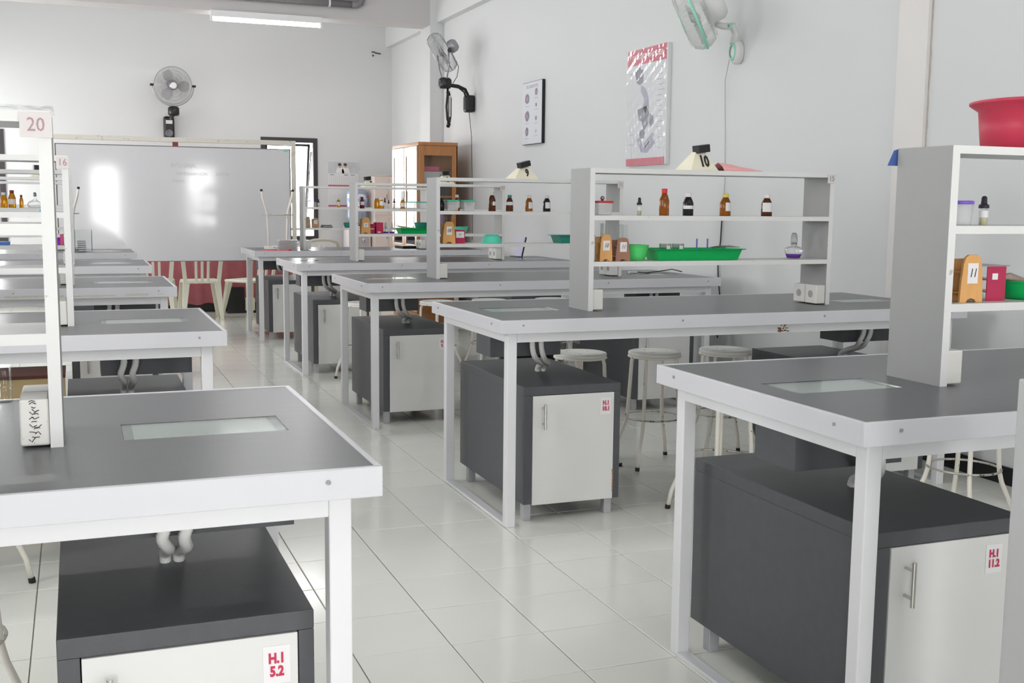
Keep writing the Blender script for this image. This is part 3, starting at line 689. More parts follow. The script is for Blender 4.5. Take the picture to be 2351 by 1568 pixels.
# glass rods lying in the nearest rack
t = thing('glass_rods', 'bundle of clear glass rods between the wooden and red racks', 'glass', (1.203, -1.90, Z3))
for q, zz in enumerate((.012, .03, .055, .075)): B().cyl((-.05, .02 + .01 * (q % 2), zz), (.055, .022 + .01 * (q % 2), zz), .0045, n=10).build('glass_rod', M_glass, t, smooth=True)

# ------------------------------------------------------------------ bowls, trays
def bowl(label, x, y, z, w, h, m, inverted=False, pestle=False):
    t = thing('plastic_bowl', label, 'bowl', (x, y, z), 0, 'coloured plastic bowls'); r = w / 2
    P = [(r * .60, 0), (r * .70, h * .05), (r * .84, h * .35), (r * .95, h * .80), (r * .985, h * .94), (r * 1.0, h * .95), (r * 1.0, h), (r * .94, h), (r * .90, h * .80), (r * .78, h * .35), (r * .6, h * .06)]
    if inverted: P = [(a, h - b) for a, b in P]
    B().lathe(P, n=32).build('bowl_body', m, t, smooth=True)
    if pestle:
        p = B().tube([(-.085, -.01, h + .012), (-.06, -.008, h + .010), (0, 0, h - .004), (.05, .01, h - .02)], .01, 10, rr=[.006, .011, .008, .007]).build('wrapped_pestle', mat('mottled_paper', (.42, .32, .28), .8, noise=.5, nscale=150), t, smooth=True)
    return t
bowl('light green bowl beside the rack numbered 11', 1.303, .20, Z3, .124, .068, M_lgreen)
bowl('upturned turquoise bowl on the 11 rack', 1.405, 2.30, Z3, .129, .054, M_teal, inverted=True)
bowl('dark green bowl with a pestle on the nearest right rack', 1.388, -1.89, Z3, .150, .050, M_green, pestle=True)
bowl('teal bowl with glass jars, half behind the 11 rack panel', 1.600, 4.47, Z3 + .036, .112, .052, M_dteal)
bowl('turquoise bowl seen between the 11 rack boards', 1.915, 4.42, Z3, .130, .056, M_teal)
bowl('small teal bowl at the end of the farthest right rack', 1.480, 6.55, Z3, .085, .050, M_dteal)
def tray(label, x, y, z, L, h, m, d=.17, rz=0):
    t = thing('plastic_tray', label, 'tray', (x, y, z), rz, 'green plastic trays'); a, c = L / 2, d / 2
    def ring(f, zz): return [(sx * (a - f), sy * (c - f), zz) for sx, sy in ((-1, -1), (1, -1), (1, 1), (-1, 1))]
    L_ = [ring(.022, 0), ring(.008, h * .9), ring(-.006, h * .93), ring(-.006, h), ring(.009, h * .97), ring(.024, .004)]
    vs = sum(L_, []); fs = [(3, 2, 1, 0), (20, 21, 22, 23)]
    for k in range(5): fs += [(4 * k + i, 4 * k + (i + 1) % 4, 4 * k + 4 + (i + 1) % 4, 4 * k + 4 + i) for i in range(4)]
    B()._add(vs, fs).build('tray_body', m, t, bevel=.004)
    return t
tray('long bright green tray with beakers in the middle of the 15 rack', 1.590, .195, Z3, .43, .052, M_green, rz=math.radians(-4))
tray('dark teal tray at the right of the 11 rack', 1.945, 2.30, Z3, .24, .050, M_dteal)
tray('green tray with brushes on the 07 rack', 1.550, 4.41, Z3, .33, .044, M_green)
for lx, lab in ((1.454, 'small glass beaker in the green tray, beside the light green bowl'), (1.518, 'small glass beaker in the green tray, beside the violet sticks')):
    t = thing('beaker', lab, 'beaker', (lx, .20, Z3 + .006), 0, 'small beakers')
    B().lathe([(.026, 0), (.027, .002), (.027, .064), (.029, .066), (.0265, .066), (.0255, .004)], n=24).build('beaker_wall', M_glass, t, smooth=True)
    B().box(-.008, .010, -.0275, -.0265, .040, .058).build('white_mark', M_label, t)
for k, (lx, lab) in enumerate(((1.614, 'violet glass stick standing in the green tray, first'), (1.669, 'violet glass stick standing in the green tray, nearer the number 15'))):
    tag(B().cyl((0, 0, 0), (0, 0, .088), .0035).build('violet_stick', mat('violet_plastic_stick', (.12, .10, .40), .4), loc=(lx, .20, Z3 + .006)), lab, 'stick', 'violet sticks')
t = thing('metal_clips', 'tangle of thin metal clips on the green tray end', 'clip', (1.75, .19, Z3 + .053)); random.seed(8)
for q in range(5):
    B().tube([(-.06, -.05 + q * .018, .002), (-.01, -.04 + q * .02, .006), (.05, -.05 + q * .02, .004 + q * .001), (.055, -.04 + q * .02, .006)], .0014, 5).build('clip_wire', M_steel, t)
t = thing('brush_bundle', 'thin brown brushes leaning on the green tray of the 07 rack', 'brush', (1.44, 4.40, Z3 + .044))
for q in range(4): B().cyl((-.055 - q * .004, -.04 + q * .02, .010 + q * .004), (.07, -.03 + q * .02, .002), .002, n=6).build('brush_handle', mat('brush_brown', (.35, .22, .12), .6), t)
t = thing('glass_jars', 'small glass jars on the tray of the 07 rack', 'jar', (1.515, 4.42, Z3 + .006))
for q in range(3): B().lathe([(.012, 0), (.012, .05), (.009, .056)], q * .028, 0, 0, 12).build('jar', M_glass, t, smooth=True)
t = thing('petri_dish', 'grey metal dishes on the farthest right rack', 'dish', (1.267, 6.53, Z3))
B().lathe([(.05, 0), (.062, .014), (.064, .014), (.052, 0)], n=24, cap0=True, cap1=False).build('dish', M_steel, t, smooth=True)
B().lathe([(.045, .015), (.055, .026), (.045, .028)], -.0, 0, 0, 24).build('dish_lid', M_steel, t, smooth=True)
# spirit lamps
def spirit_lamp(label, x, y, z, w, h):
    t = thing('spirit_lamp', label, 'lamp', (x, y, z), 0, 'glass spirit lamps'); r = w / 2
    B().lathe([(r * .62, 0), (r * .72, .004), (r * .86, h * .16), (r * .99, h * .33), (r * .96, h * .40), (r * .55, h * .47), (r * .28, h * .50), (r * .28, h * .56)], n=24, cap1=False).build('font_glass', M_glass, t, smooth=True)
    B().lathe([(r * .60, .004), (r * .70, .006), (r * .80, h * .15), (r * .82, h * .19)], n=24).build('spirit', M_violetliq, t, smooth=True)
    B().lathe([(r * .36, h * .545), (r * .30, h * .60), (r * .16, h * .62), (r * .14, h * .66)], n=16).build('wick_holder', M_steel, t, smooth=True)
    B().cyl((0, 0, h * .12), (0, 0, h * .60), .0022, n=6).build('wick', M_label, t)
    B().lathe([(r * .36, h * .61), (r * .38, h * .70), (r * .30, h * .92), (r * .18, h), (.0005, h)], n=20, cap0=False).build('glass_cap', mat('frosted_cap', (.70, .71, .70), .35, trans=.5), t, smooth=True)
    return t
spirit_lamp('spirit lamp with violet spirit beside the number 15 panel', 2.133, .20, Z3, .089, .120)
spirit_lamp('spirit lamp with violet spirit, first of the pair beside the red box', 1.295, 4.42, Z3, .058, .088)
spirit_lamp('spirit lamp of the pair, nearer the green tray', 1.345, 4.42, Z3, .052, .088)
t = thing('glass_flask', 'squat clear glass flask on the left rack with orange bottles', 'flask', (-1.184, 2.30, Z2))
B().lathe([(.030, 0), (.040, .006), (.044, .020), (.034, .034), (.010, .044), (.008, .062), (.010, .066)], n=24, cap1=False).build('flask_body', M_glass, t, smooth=True)
B().lathe([(.007, .060), (.009, .066), (.006, .082)], n=12).build('stopper', M_steel, t, smooth=True)

# ------------------------------------------------------------------ cream number stands on the racks
def stand(label, x, y, z, w, h, num, tilt, top):
    t = thing('number_stand', label, 'sign', (x, y, z), 0, 'cream number stands with a black clip'); k = w / 2; d = .055
    # folded card: sloped front with a cut top, darker left flank
    hf = h * .80
    vs = [(-k * .70, -d, 0), (k, -d, 0), (k * .42, -.008, hf), (-.12 * k, -.008, hf), (-k, d, 0), (k * .75, d, 0), (k * .36, .008, hf), (-.18 * k, .008, hf)]
    B()._add(vs, [(0, 1, 2, 3), (5, 4, 7, 6), (1, 5, 6, 2), (4, 0, 3, 7), (3, 2, 6, 7), (4, 5, 1, 0)]).build('card_body', M_cream, t)
    sl = math.atan2(d - .008, hf)
    text(num, h * .70, (k * .24, -d * .56 - .004, hf * .47), (PI / 2 - sl, 0, 0), M_ink, t, 'number', off=.0035, sx=.62)
    c = B().box(-k * .42, k * .42, -.022, .022, -.018, .016).build('black_clip', M_black, t, loc=(top, -.004, hf + .012), rot=(0, tilt, .25), bevel=.003)
    return t
stand('cream card stand with a bold black 10', 1.600, .20, Z1, .165, .108, '10', math.radians(-8), .02)
stand('cream card stand with a black 9', 1.602, 2.30, Z1, .185, .100, '9', math.radians(-14), .01)
stand('cream number stand half hidden behind the 11 rack top', 1.779, 4.42, Z1, .15, .095, '8', math.radians(-3), .0)
stand('cream number stand on the farthest right rack, black clip on top', 1.68, 6.52, Z1, .14, .090, '7', math.radians(-6), -.01)
stand('pale number stand seen between the left rack tops', -1.22, 4.30, Z1 - .0, .13, .07, '3', 0, 0)

t = thing('pink_cloth', 'folded pink cloth beside the 10 sign', 'cloth', (1.808, .20, Z1)); b = B(); N = 14
vs = []; fs = []; random.seed(2)
for i in range(N + 1):
    for j in range(7):
        u = i / N; x = -.10 + .2 * u; hh = .036 * (1 - u) ** .8 * (1 - abs(j - 3) / 3.6) + .004
        vs.append((x, -.06 + j * .02 + .004 * math.sin(i), max(.001, hh + random.uniform(-.002, .002)) if 0 < j < 6 else .001))
for i in range(N):
    for j in range(6): fs.append((i * 7 + j, (i + 1) * 7 + j, (i + 1) * 7 + j + 1, i * 7 + j + 1))
b._add(vs, fs); o = b.build('cloth_fold', M_pink, t, smooth=True); m_ = o.modifiers.new('thick', 'SOLIDIFY'); m_.thickness = .002; m_.offset = 1

# red bucket and blue tag on the nearest right rack
t = thing('plastic_basin', 'crimson plastic basin on top of the nearest right rack', 'basin', (1.425, -1.88, Z1))
B().lathe([(.142, 0), (.150, .004), (.156, .06), (.160, .104), (.180, .118), (.184, .121), (.184, .127), (.178, .129), (.158, .118), (.150, .06), (.142, .006)], n=48).build('basin_body', M_crimson, t, smooth=True)
t = thing('blue_tag', 'blue corner of a tag hanging behind the nearest right rack', 'tag', (1.035, -1.772, Z1 - .045))
B().prism([(-.003, .040), (.012, .044), (.012, 0), (-.022, 0)], -.002, .0).build('tag_card', mat('blue_tag', (.08, .14, .42), .5), t)
# plastic film over the top of rack 20
b = B(); random.seed(13); nx, ny = 26, 10; vs = []; fs = []
for i in range(nx + 1):
    for j in range(ny + 1):
        x = -1.30 + .285 * i / nx; y = -2.045 + .23 * j / ny
        vs.append((x, y, Z1 + .003 + random.uniform(0, .007)))
for i in range(nx):
    for j in range(ny): fs.append((i * (ny + 1) + j, (i + 1) * (ny + 1) + j, (i + 1) * (ny + 1) + j + 1, i * (ny + 1) + j + 1))
b._add(vs, fs); tag(b.build('plastic_film', M_film, smooth=True), 'crumpled clear film on top of the rack numbered 20', 'film')

# ------------------------------------------------------------------ things on bench tops
t = thing('phone_charger', 'white plug with black cable on the bench of the 11 rack', 'cable', (2.46, 2.44, H))
B().box(-.03, .03, -.014, .014, 0, .014).build('plug', M_pvc, t, bevel=.004)
B().tube([(.03, 0, .008), (.08, -.03, .004), (.17, .05, .004), (.26, .10, .006), (.33, .06, .02), (.36, -.02, .008)], .0035, 6).build('cord', M_black, t, smooth=True)
t = thing('laptop', 'closed black laptop on the farthest right-hand bench', 'laptop', (2.22, 6.78, H), .1)
B().box(-.17, .17, -.12, .12, 0, .014).build('base', M_black, t, bevel=.004)
B().box(-.17, .17, -.12, .12, .015, .024).build('lid', M_black, t, bevel=.004)
t = thing('red_folder', 'flat red plastic folder on the farthest right-hand bench', 'folder', (.73, 6.235, H))
B().box(-.13, .13, -.035, .038, 0, .006, rz=.04).build('folder_sheet', mat('coral_red', (.78, .12, .16), .5), t)
B().box(.112, .138, -.038, -.024, 0, .018).build('folder_clip', M_red, t)
for q in range(8):
    t = B().box(-.088 + .002 * (q % 2), .088 + .002 * (q % 3), -.062, .062, 0, .0105).build('sample_tray', mat('clear_tray_stack', (.66, .67, .68), .25, trans=.25), bevel=.003)
    t.location = (.862 if q % 2 else .857, 6.36, H + q * .0125); tag(t, 'clear shallow plastic tray, ' + ['lowest', 'second from below', 'third from below', 'fourth from below', 'fourth from the top', 'third from the top', 'second from the top', 'topmost'][q] + ' of the stack by the upturned stool', 'tray', 'stack of clear trays')
t = thing('glass_tank', 'small glass tank on the left bench by the whiteboard', 'tank', (-.93, 6.42, H))
w = .07; hh = .19
for a in ((-w, -w, -.10, .10), (w, w, -.10, .10)): B().box(a[0] - .002, a[0] + .002, a[2], a[3], 0, hh).build('glass_side', M_glass, t)
for yy in (-.10, .10): B().box(-w, w, yy - .002, yy + .002, 0, hh).build('glass_side', M_glass, t)
B().box(-w, w, -.1, .1, 0, .004).build('glass_base', M_glass, t)
e_ = B()
for sx in (-w, w):
    for sy in (-.10, .10): e_.cyl((sx, sy, 0), (sx, sy, hh), .0022, n=6)
e_.build('edge_seal', mat('green_glass_edge', (.12, .30, .26), .3), t)
for q in range(5): B().box(-.05, .02, -.04, .05, .012 + q * .018, .020 + q * .018).build('slide_box', mat('grey_slides', (.42, .43, .46), .4), t)
# jar on the nearest left bench, box beneath
t = thing('glass_cylinder', 'ribbed glass cylinder at the far edge of the nearest left bench', 'glass', (-1.145, -1.500, H))
B().lathe([(.014, 0), (.016, .004), (.014, .01), (.014, .03), (.016, .034), (.014, .038), (.014, .075), (.018, .082)], n=20, cap1=False).build('cylinder_wall', M_glass, t, smooth=True)
t = thing('cardboard_box', 'yellow-brown cardboard box on the floor behind the nearest left bench', 'box', (-1.235, 1.80, 0))
B().box(-.20, .17, -.16, .16, 0, .42).build('carton', M_card, t, bevel=.003)
B().box(-.205, .175, -.165, .165, .42, .436).build('dark_lid', mat('dark_red_edge', (.10, .03, .02), .6), t)
B().box(-.10, -.06, -.1615, -.160, .26, .30).build('paper_patch', M_label, t)
# blue and dark things on the far left racks
for (lx, ly, w, h, z, m, l, c) in ((-1.345, 2.30, .060, .018, Z3 + .0, M_blue, 'flat blue box on the lower board behind the rack numbered 16', 'box'), (-1.058, 2.26, .018, .058, Z3, mat('rose_plastic', (.62, .10, .22), .5), 'narrow rose pink pack between the 20 and 16 racks', 'pack'), (-1.26, 4.33, .05, .024, Z3, M_steel, 'small grey tin on the fourth left rack', 'tin'), (-1.08, .18, .05, .010, Z2, mat('cyan_lid', (.10, .50, .60), .4), 'thin cyan lid on the rack numbered 16', 'lid')):
    tag(B().box(-w / 2, w / 2, -.03, .03, 0, h).build('small_box' if c == 'box' else c, m, loc=(lx, ly, z), bevel=.002), l, c)

# ------------------------------------------------------------------ whiteboard on its stand
t = thing('whiteboard', 'large wheeled whiteboard in a beige frame before the far wall', 'whiteboard', (0, 7.92, 0))
B().box(-1.147, 1.165, -.012, .012, .667, 1.838).build('board_face', M_board, t)
B().box(-1.147, 1.165, -.014, .014, 1.838, 1.846).build('board_rim', M_boardedge, t); B().box(-1.147, 1.165, -.014, .014, .660, .667).build('board_rim', M_boardedge, t)
B().box(1.165, 1.176, -.014, .014, .660, 1.846).build('board_rim', M_boardedge, t); B().box(-1.158, -1.147, -.014, .014, .660, 1.846).build('board_rim', M_boardedge, t)
B().box(-1.215, 1.232, -.02, .02, 1.888, 1.934).build('top_bar', M_boardframe, t, bevel=.003)
for x in (-1.215, 1.188):
    B().box(x, x + .044, -.02, .02, .05, 1.888).build('post', M_boardframe, t, bevel=.003)
    B().box(x, x + .044, -.20, .20, .0, .05).build('stand_foot', M_boardframe, t, bevel=.003)
B().box(-.03, .025, -.012, .012, 1.846, 1.888).build('pivot_block', mat('dark_red_block', (.20, .03, .03), .5), t)
B().box(1.10, 1.15, -.0135, -.012, 1.815, 1.832).build('green_tape', mat('green_tape', (.20, .62, .48), .5), t)
M_faint = mat('faint_marker', (.46, .46, .48), .3)
text('BATU GINJAL', .060, (.075, -.0125, 1.650), FRONT, M_faint, t, 'faint_writing', sx=.72)
text('PERMUKAAN LICIN        BENTUK', .046, (.265, -.0125, 1.565), FRONT, M_faint, t, 'faint_writing', sx=.80)
text('WARNA', .040, (.02, -.0125, 1.49), FRONT, M_faint, t, 'faint_writing', sx=.80)

# ------------------------------------------------------------------ plastic chairs
def make_chair():
    t = thing('plastic_chair', 'x', 'chair')      # faces +y
    s = .20
    b = B(); prof = [(-s, -.18), (s, -.18), (s + .01, .05), (s - .01, .20), (-s + .01, .20), (-s - .01, .05)]
    b.prism(prof, .400, .430, 'xy'); b.build('seat', M_chair, t, bevel=.012)
    for sx, sy, lx, ly in ((-1, -1, .205, .20), (1, -1, .205, .20), (-1, 1, .215, .22), (1, 1, .215, .22)):
        x0, y0 = sx * .165, sy * .15; x1, y1 = sx * lx, sy * ly
        vs = []
        for (cx, cy, zz, w) in ((x1, y1, 0, .018), (x0, y0, .405, .036)):
            for ax, ay in ((-1, -1), (1, -1), (1, 1), (-1, 1)): vs.append((cx + ax * w, cy + ay * w * .7, zz))
        B()._add(vs, [(3, 2, 1, 0), (4, 5, 6, 7)] + [(i, (i + 1) % 4, (i + 1) % 4 + 4, i + 4) for i in range(4)]).build('leg', M_chair, t, bevel=.004)
    def slat(x0, x1, w):
        vs = []
        for (x, y, z) in ((x0, -.175, .40), (x0 + (x1 - x0) * .5, -.20, .60), (x1, -.25, .80)):
            vs += [(x - w, y - .008, z), (x + w, y - .008, z), (x + w, y + .008, z), (x - w, y + .008, z)]
        fs = [(3, 2, 1, 0), (8, 9, 10, 11)]
        for k in (0, 4): fs += [(k + i, k + (i + 1) % 4, k + (i + 1) % 4 + 4, k + i + 4) for i in range(4)]
        return B()._add(vs, fs)
    for x0, x1 in ((-.175, -.215), (.175, .215)): slat(x0, x1, .022).build('back_post', M_chair, t, bevel=.004)
    for x0 in (-.062, 0, .062): slat(x0, x0 * 1.1, .014).build('back_slat', M_chair, t, bevel=.003)
    pts = [(-.235, -.25, .79), (-.20, -.262, .84), (-.1, -.28, .865), (0, -.285, .87), (.1, -.28, .865), (.20, -.262, .84), (.235, -.25, .79)]
    B().tube(pts, .018, 8).build('top_rail', M_chair, t, smooth=True)
    return t
ch = make_chair(); ch.location = (.265, 8.47, 0); ch.rotation_euler = (0, 0, .03); tag(ch, 'cream plastic chair with slatted back, centred below the whiteboard', 'chair', 'cream plastic chairs under the whiteboard')
dup(ch, (.80, 8.46, 0), math.radians(40), 'cream plastic chair turned aside, next to the farthest right-hand bench')
dup(ch, (-.20, 8.62, 0), math.radians(-8), 'cream plastic chair partly hidden by the left-hand benches')
dup(ch, (1.48, 8.52, 0), math.radians(20), 'cream plastic chair seen through the frame of the farthest right bench')

# desk with maroon cloth
t = thing('teacher_desk', 'desk draped in a maroon cloth behind the plastic chairs', 'desk', (.55, 9.55, 0))
B().box(-1.55, 1.05, -.36, .36, .70, .74).build('desk_top', M_cabwood, t)
B().box(-1.50, 1.00, -.30, .30, 0, .12).build('plinth', M_base, t)
b = B(); vs = []; fs = []; N = 120
for i in range(N + 1):
    x = -1.57 + 2.64 * i / N; w = .012 * math.sin(i * .9) + .006 * math.sin(i * 2.3)
    vs += [(x, -.375, .745), (x, -.385 + w, .40), (x, -.39 + w * 1.6, .10 + .012 * math.sin(i * .5))]
for i in range(N):
    for k in (0, 1): fs.append((i * 3 + k, i * 3 + 3 + k, i * 3 + 4 + k, i * 3 + 1 + k))
b._add(vs, fs).build('table_skirt', M_cloth, t, smooth=True)
B().box(-1.57, 1.07, -.376, .37, .741, .746).build('cloth_top', M_cloth, t)
t = thing('speaker_box', 'black box with a cream panel on the floor beside the maroon cloth', 'box', (.72, 9.02, 0))
B().box(-.10, .09, -.06, .06, 0, .30).build('box_body', M_black, t)
B().box(.10, .21, -.05, .05, .03, .17).build('cream_panel', M_cream, t)
B().box(.09, .22, -.048, .055, 0, .03).build('box_base', M_black, t)

# ------------------------------------------------------------------ wall furniture
# wooden display cupboard
t = thing('wooden_cupboard', 'tall wooden cupboard with glazed doors by the column', 'cupboard', (0, 0, 0))
x0, x1, y0, y1, zz = 2.43, 2.872, 7.35, 8.39, 1.935
B().box(x0, x1, y0, y1, zz - .035, zz).build('top_board', M_cabwood, t, bevel=.004)
B().box(x0 + .01, x1, y0 + .01, y1, 0, .10).build('plinth', M_cabwood, t)
B().box(x1 - .012, x1, y0 + .01, y1 - .01, .10, zz - .035).build('back_board', M_cabwood, t)
B().box(x0 + .01, x1 - .012, y1 - .03, y1 - .01, .10, zz - .035).build('far_side', M_cabwood, t)
e1 = B(); e1.box(x0 + .01, x0 + .07, y0 + .01, y0 + .03, .10, zz - .035).box(x1 - .06, x1, y0 + .01, y0 + .03, .10, zz - .035).box(x0 + .07, x1 - .06, y0 + .01, y0 + .03, zz - .14, zz - .035).box(x0 + .07, x1 - .06, y0 + .01, y0 + .03, .10, .75)
e1.build('glazed_end', M_cabwood, t, bevel=.002)
B().box(x0 + .07, x1 - .06, y0 + .018, y0 + .022, .75, zz - .14).build('end_glass', M_glass, t)
for k in range(2):
    ya = y0 + .035 + k * .50; yb = ya + .485
    d = B(); d.box(x0 - .008, x0 + .010, ya, ya + .07, .11, zz - .04).box(x0 - .008, x0 + .010, yb - .07, yb, .11, zz - .04).box(x0 - .008, x0 + .01, ya + .07, yb - .07, zz - .14, zz - .04).box(x0 - .008, x0 + .01, ya + .07, yb - .07, .11, .30).box(x0 - .008, x0 + .01, ya + .07, yb - .07, .78, .84)
    dd = d.build('cupboard_door', M_cabwood_l, t, bevel=.002)
    B().box(x0 - .002, x0 + .002, ya + .07, yb - .07, .84, zz - .14).build('door_glass', thin('door_glass', (.80, .81, .81), .04, 1.2, .06), dd)
    B().box(x0 - .002, x0 + .002, ya + .07, yb - .07, .30, .78).build('door_glass', mat('door_glass'), dd)
    B().cyl((x0 - .02, yb - .03 if k == 0 else ya + .03, 1.3), (x0 - .02, yb - .03 if k == 0 else ya + .03, 1.42), .005).build('door_pull', M_black, dd)
for z in (.55, .95, 1.35): B().box(x0 + .02, x1 - .012, y0 + .035, y1 - .03, z, z + .018).build('cupboard_shelf', M_cabwood, t)
for (bx, by, bz, w, d, h, m, l, nm, ca) in ((2.60, 7.55, 1.368, .20, .22, .26, mat('white_carton', (.62, .62, .62), .6), 'white carton behind the end glass of the wooden cupboard', 'carton', 'carton'), (2.58, 7.55, 1.63, .22, .24, .05, mat('rose_tray', (.60, .10, .20), .5), 'rose pink tray on the white carton in the cupboard', 'tray', 'tray'), (2.74, 7.50, 1.368, .06, .16, .20, M_black, 'black case standing in the wooden cupboard', 'case', 'case'), (2.55, 7.62, .968, .10, .20, .30, M_blue, 'blue file on the middle board of the wooden cupboard', 'file_box', 'file'), (2.70, 7.60, .968, .12, .20, .34, mat('lilac_carton', (.50, .34, .58), .6), 'lilac carton on the middle board of the wooden cupboard', 'carton', 'carton'), (2.60, 8.05, 1.368, .22, .30, .22, mat('pale_carton', (.66, .66, .62), .6), 'pale carton behind the glazed doors of the cupboard', 'carton', 'carton')):
    tag(B().box(-w / 2, w / 2, -d / 2, d / 2, 0, h).build(nm, m, loc=(bx, by, bz), bevel=.003), l, ca)

# pinkish locker and water dispenser at the far wall
t = thing('steel_locker', 'pinkish white steel locker beside the water dispenser', 'locker', (2.81, 10.38, 0))
B().box(-.15, .23, -.25, .25, 0, 1.63).build('locker_body', M_pink_locker, t, bevel=.004)
for k in range(2):
    for z in (.10, .62, 1.13):
        d = B().box(-.145 + k * .187, .035 + k * .187, -.258, -.25, z, z + .47).build('locker_door', M_pink_locker, t, bevel=.003)
        B().box(.01 + k * .187, .02 + k * .187, -.268, -.258, z + .2, z + .27).build('locker_pull', M_steel, d)
t = thing('broom', 'broom with a pink head lying on the steel locker', 'broom', (2.80, 10.22, 1.63))
B().cyl((-.20, 0, .012), (.12, 0, .012), .009).build('broom_handle', M_boardframe, t)
B().prism([(.10, 0), (.22, 0), (.22, .07), (.17, .07)], -.05, .05).build('broom_head', mat('pink_bristle', (.78, .10, .25), .7), t)
t = thing('water_dispenser', 'grey water dispenser with a blue gallon bottle', 'dispenser', (2.495, 10.42, 0))
B().box(-.15, .15, -.15, .17, 0, .98).build('dispenser_body', mat('dispenser_grey', (.60, .56, .56), .4), t, bevel=.01)
B().box(-.12, .12, -.155, -.15, .58, .86).build('tap_recess', mat('recess_grey', (.46, .42, .42), .5), t)
for dx, m in ((-.05, M_redbright), (.05, M_blue)):
    tp = B().lathe([(.020, 0), (.020, .03), (.012, .04)], dx, -.155, .80, 12, axis=(0, -1, 0)).build('tap', M_pvc, t)
    B().lathe([(.010, .04), (.010, .046)], dx, -.155, .80, 10, axis=(0, -1, 0)).build('tap_button', m, tp)
g = B().lathe([(.05, 0), (.10, .06), (.135, .10), (.135, .19), (.128, .21), (.135, .23), (.135, .32), (.128, .34), (.135, .36), (.135, .44), (.11, .48), (.04, .49)], 0, 0, .98, 28).build('gallon_bottle', M_bluewater, t, smooth=True)
B().lathe([(.1375, .26), (.1375, .42)], 0, 0, .98, 20, a0=PI * 1.05, a1=PI * 1.9).build('gallon_label', mat('blue_white_label', (.30, .42, .72), .4, stain=(.8, .82, .85), stain_lo=.5, stain_scale=14), g)

# calendar
t = thing('wall_calendar', 'long wall calendar with a photo of two people in white coats', 'calendar', (2.165, YF - .006, 1.231))
cw = .415
B().box(0, cw, 0, .004, .15, .606).build('page', mat('calendar_paper', (.74, .75, .75), .6), t)
B().box(0, cw, 0, .004, .0, .15).build('lower_page', MATS['calendar_paper'], t)
p = B().box(.006, cw - .006, -.0015, 0, .44, .598).build('photo_panel', mat('calendar_photo', (.55, .58, .60), .5, noise=.2, nscale=6), t)
sk = mat('printed_skin', (.62, .42, .34), .6); ht = mat('printed_hair', (.08, .06, .06), .6); wc = mat('printed_coat', (.78, .78, .80), .6)
def oval(cx, cz, rx, rz_, y, n=14): return [(cx + rx * math.cos(2 * PI * i / n), cz + rz_ * math.sin(2 * PI * i / n)) for i in range(n)]
for cx, cz in ((.165, .555), (.24, .555)):
    B().prism([(cx - .05, .445), (cx + .06, .445), (cx + .045, .50), (cx + .02, .525), (cx - .025, .525), (cx - .05, .49)], -.0022, -.0015).build('printed_figure_coat', wc, p)
    B().prism(oval(cx, cz - .018, .020, .026, 0), -.0026, -.0022).build('printed_figure_face', sk, p)
    B().prism(oval(cx - .004, cz + .004, .025, .020, 0), -.0030, -.0026).build('printed_figure_hair', ht, p)
for z in (.268, .002): B().box(.004, cw - .004, -.001, 0, z, z + .022).build('red_band', mat('calendar_red', (.50, .10, .16), .5), t)
g = B()
for z0 in (.300, .045):
    for r in range(6):
        for c in range(15):
            g.box(.02 + c * .026, .028 + c * .026, -.0008, 0, z0 + r * .02, z0 + r * .02 + .006)
o = g.build('date_print', mat('pale_print', (.45, .46, .48), .6), t); o['kind'] = 'stuff'
for q, z in enumerate((.422, .244)):
    for xx in (.03, .22, .31): B().box(xx, xx + .055, -.0008, 0, z - .004, z + .005).build('month_heading', M_greyink, t)

# framed cell chart, microscope poster on right wall (local: +y toward far; face -x)
t = thing('cell_chart', 'narrow framed chart of purple cells on the right wall', 'poster', (XR - .03, 5.375, 1.845))
L = .48; h = .575
B().box(0, .029, 0, L, 0, h).build('chart_frame', M_black, t)
p = B().box(-.0015, 0, .004, L, .004, h - .004).build('chart_sheet', mat('chart_paper', (.68, .70, .74), .35), t)
def yz(pts, d0, d1, m, par, nm): return B().prism(pts, d0, d1, 'yz').build(nm, m, par)
mp_ = mat('cell_purple', (.24, .22, .30), .5); mr_ = mat('cell_rose', (.46, .27, .32), .5)
for yy, zz_, r1, r2, m1, inner in ((.36, .425, .052, .048, mp_, 1), (.36, .265, .052, .046, mp_, 1), (.36, .12, .040, .040, mat('cell_grey', (.20, .20, .26), .5), 1), (.14, .475, .032, .032, mp_, 1), (.14, .355, .016, .018, mat('cell_grey'), 0), (.14, .235, .024, .022, mr_, 0), (.14, .115, .020, .018, mat('cell_pale', (.62, .50, .50), .5), 0)):
    random.seed(int(zz_ * 100)); n = 16
    o = yz([(yy + r1 * (1 + random.uniform(-.1, .12)) * math.cos(2 * PI * i / n), zz_ + r2 * (1 + random.uniform(-.1, .12)) * math.sin(2 * PI * i / n)) for i in range(n)], -.0024, -.0015, m1, p, 'printed_cell')
    if inner: yz([(yy + r1 * .45 * math.cos(2 * PI * i / n), zz_ - .004 + r2 * .45 * math.sin(2 * PI * i / n)) for i in range(n)], -.0030, -.0024, mr_, p, 'printed_nucleus')
    B().box(-.0020, -.0015, yy - .045, yy + .045, zz_ - r2 - .026, zz_ - r2 - .021).build('caption_line', mat('caption_ink', (.45, .45, .50), .6), p)
text('SEL DARAH PUTIH', .040, (-.0020, .24, h - .045), WALLR, mat('caption_ink'), p, 'chart_title', off=.0008, sx=.85)

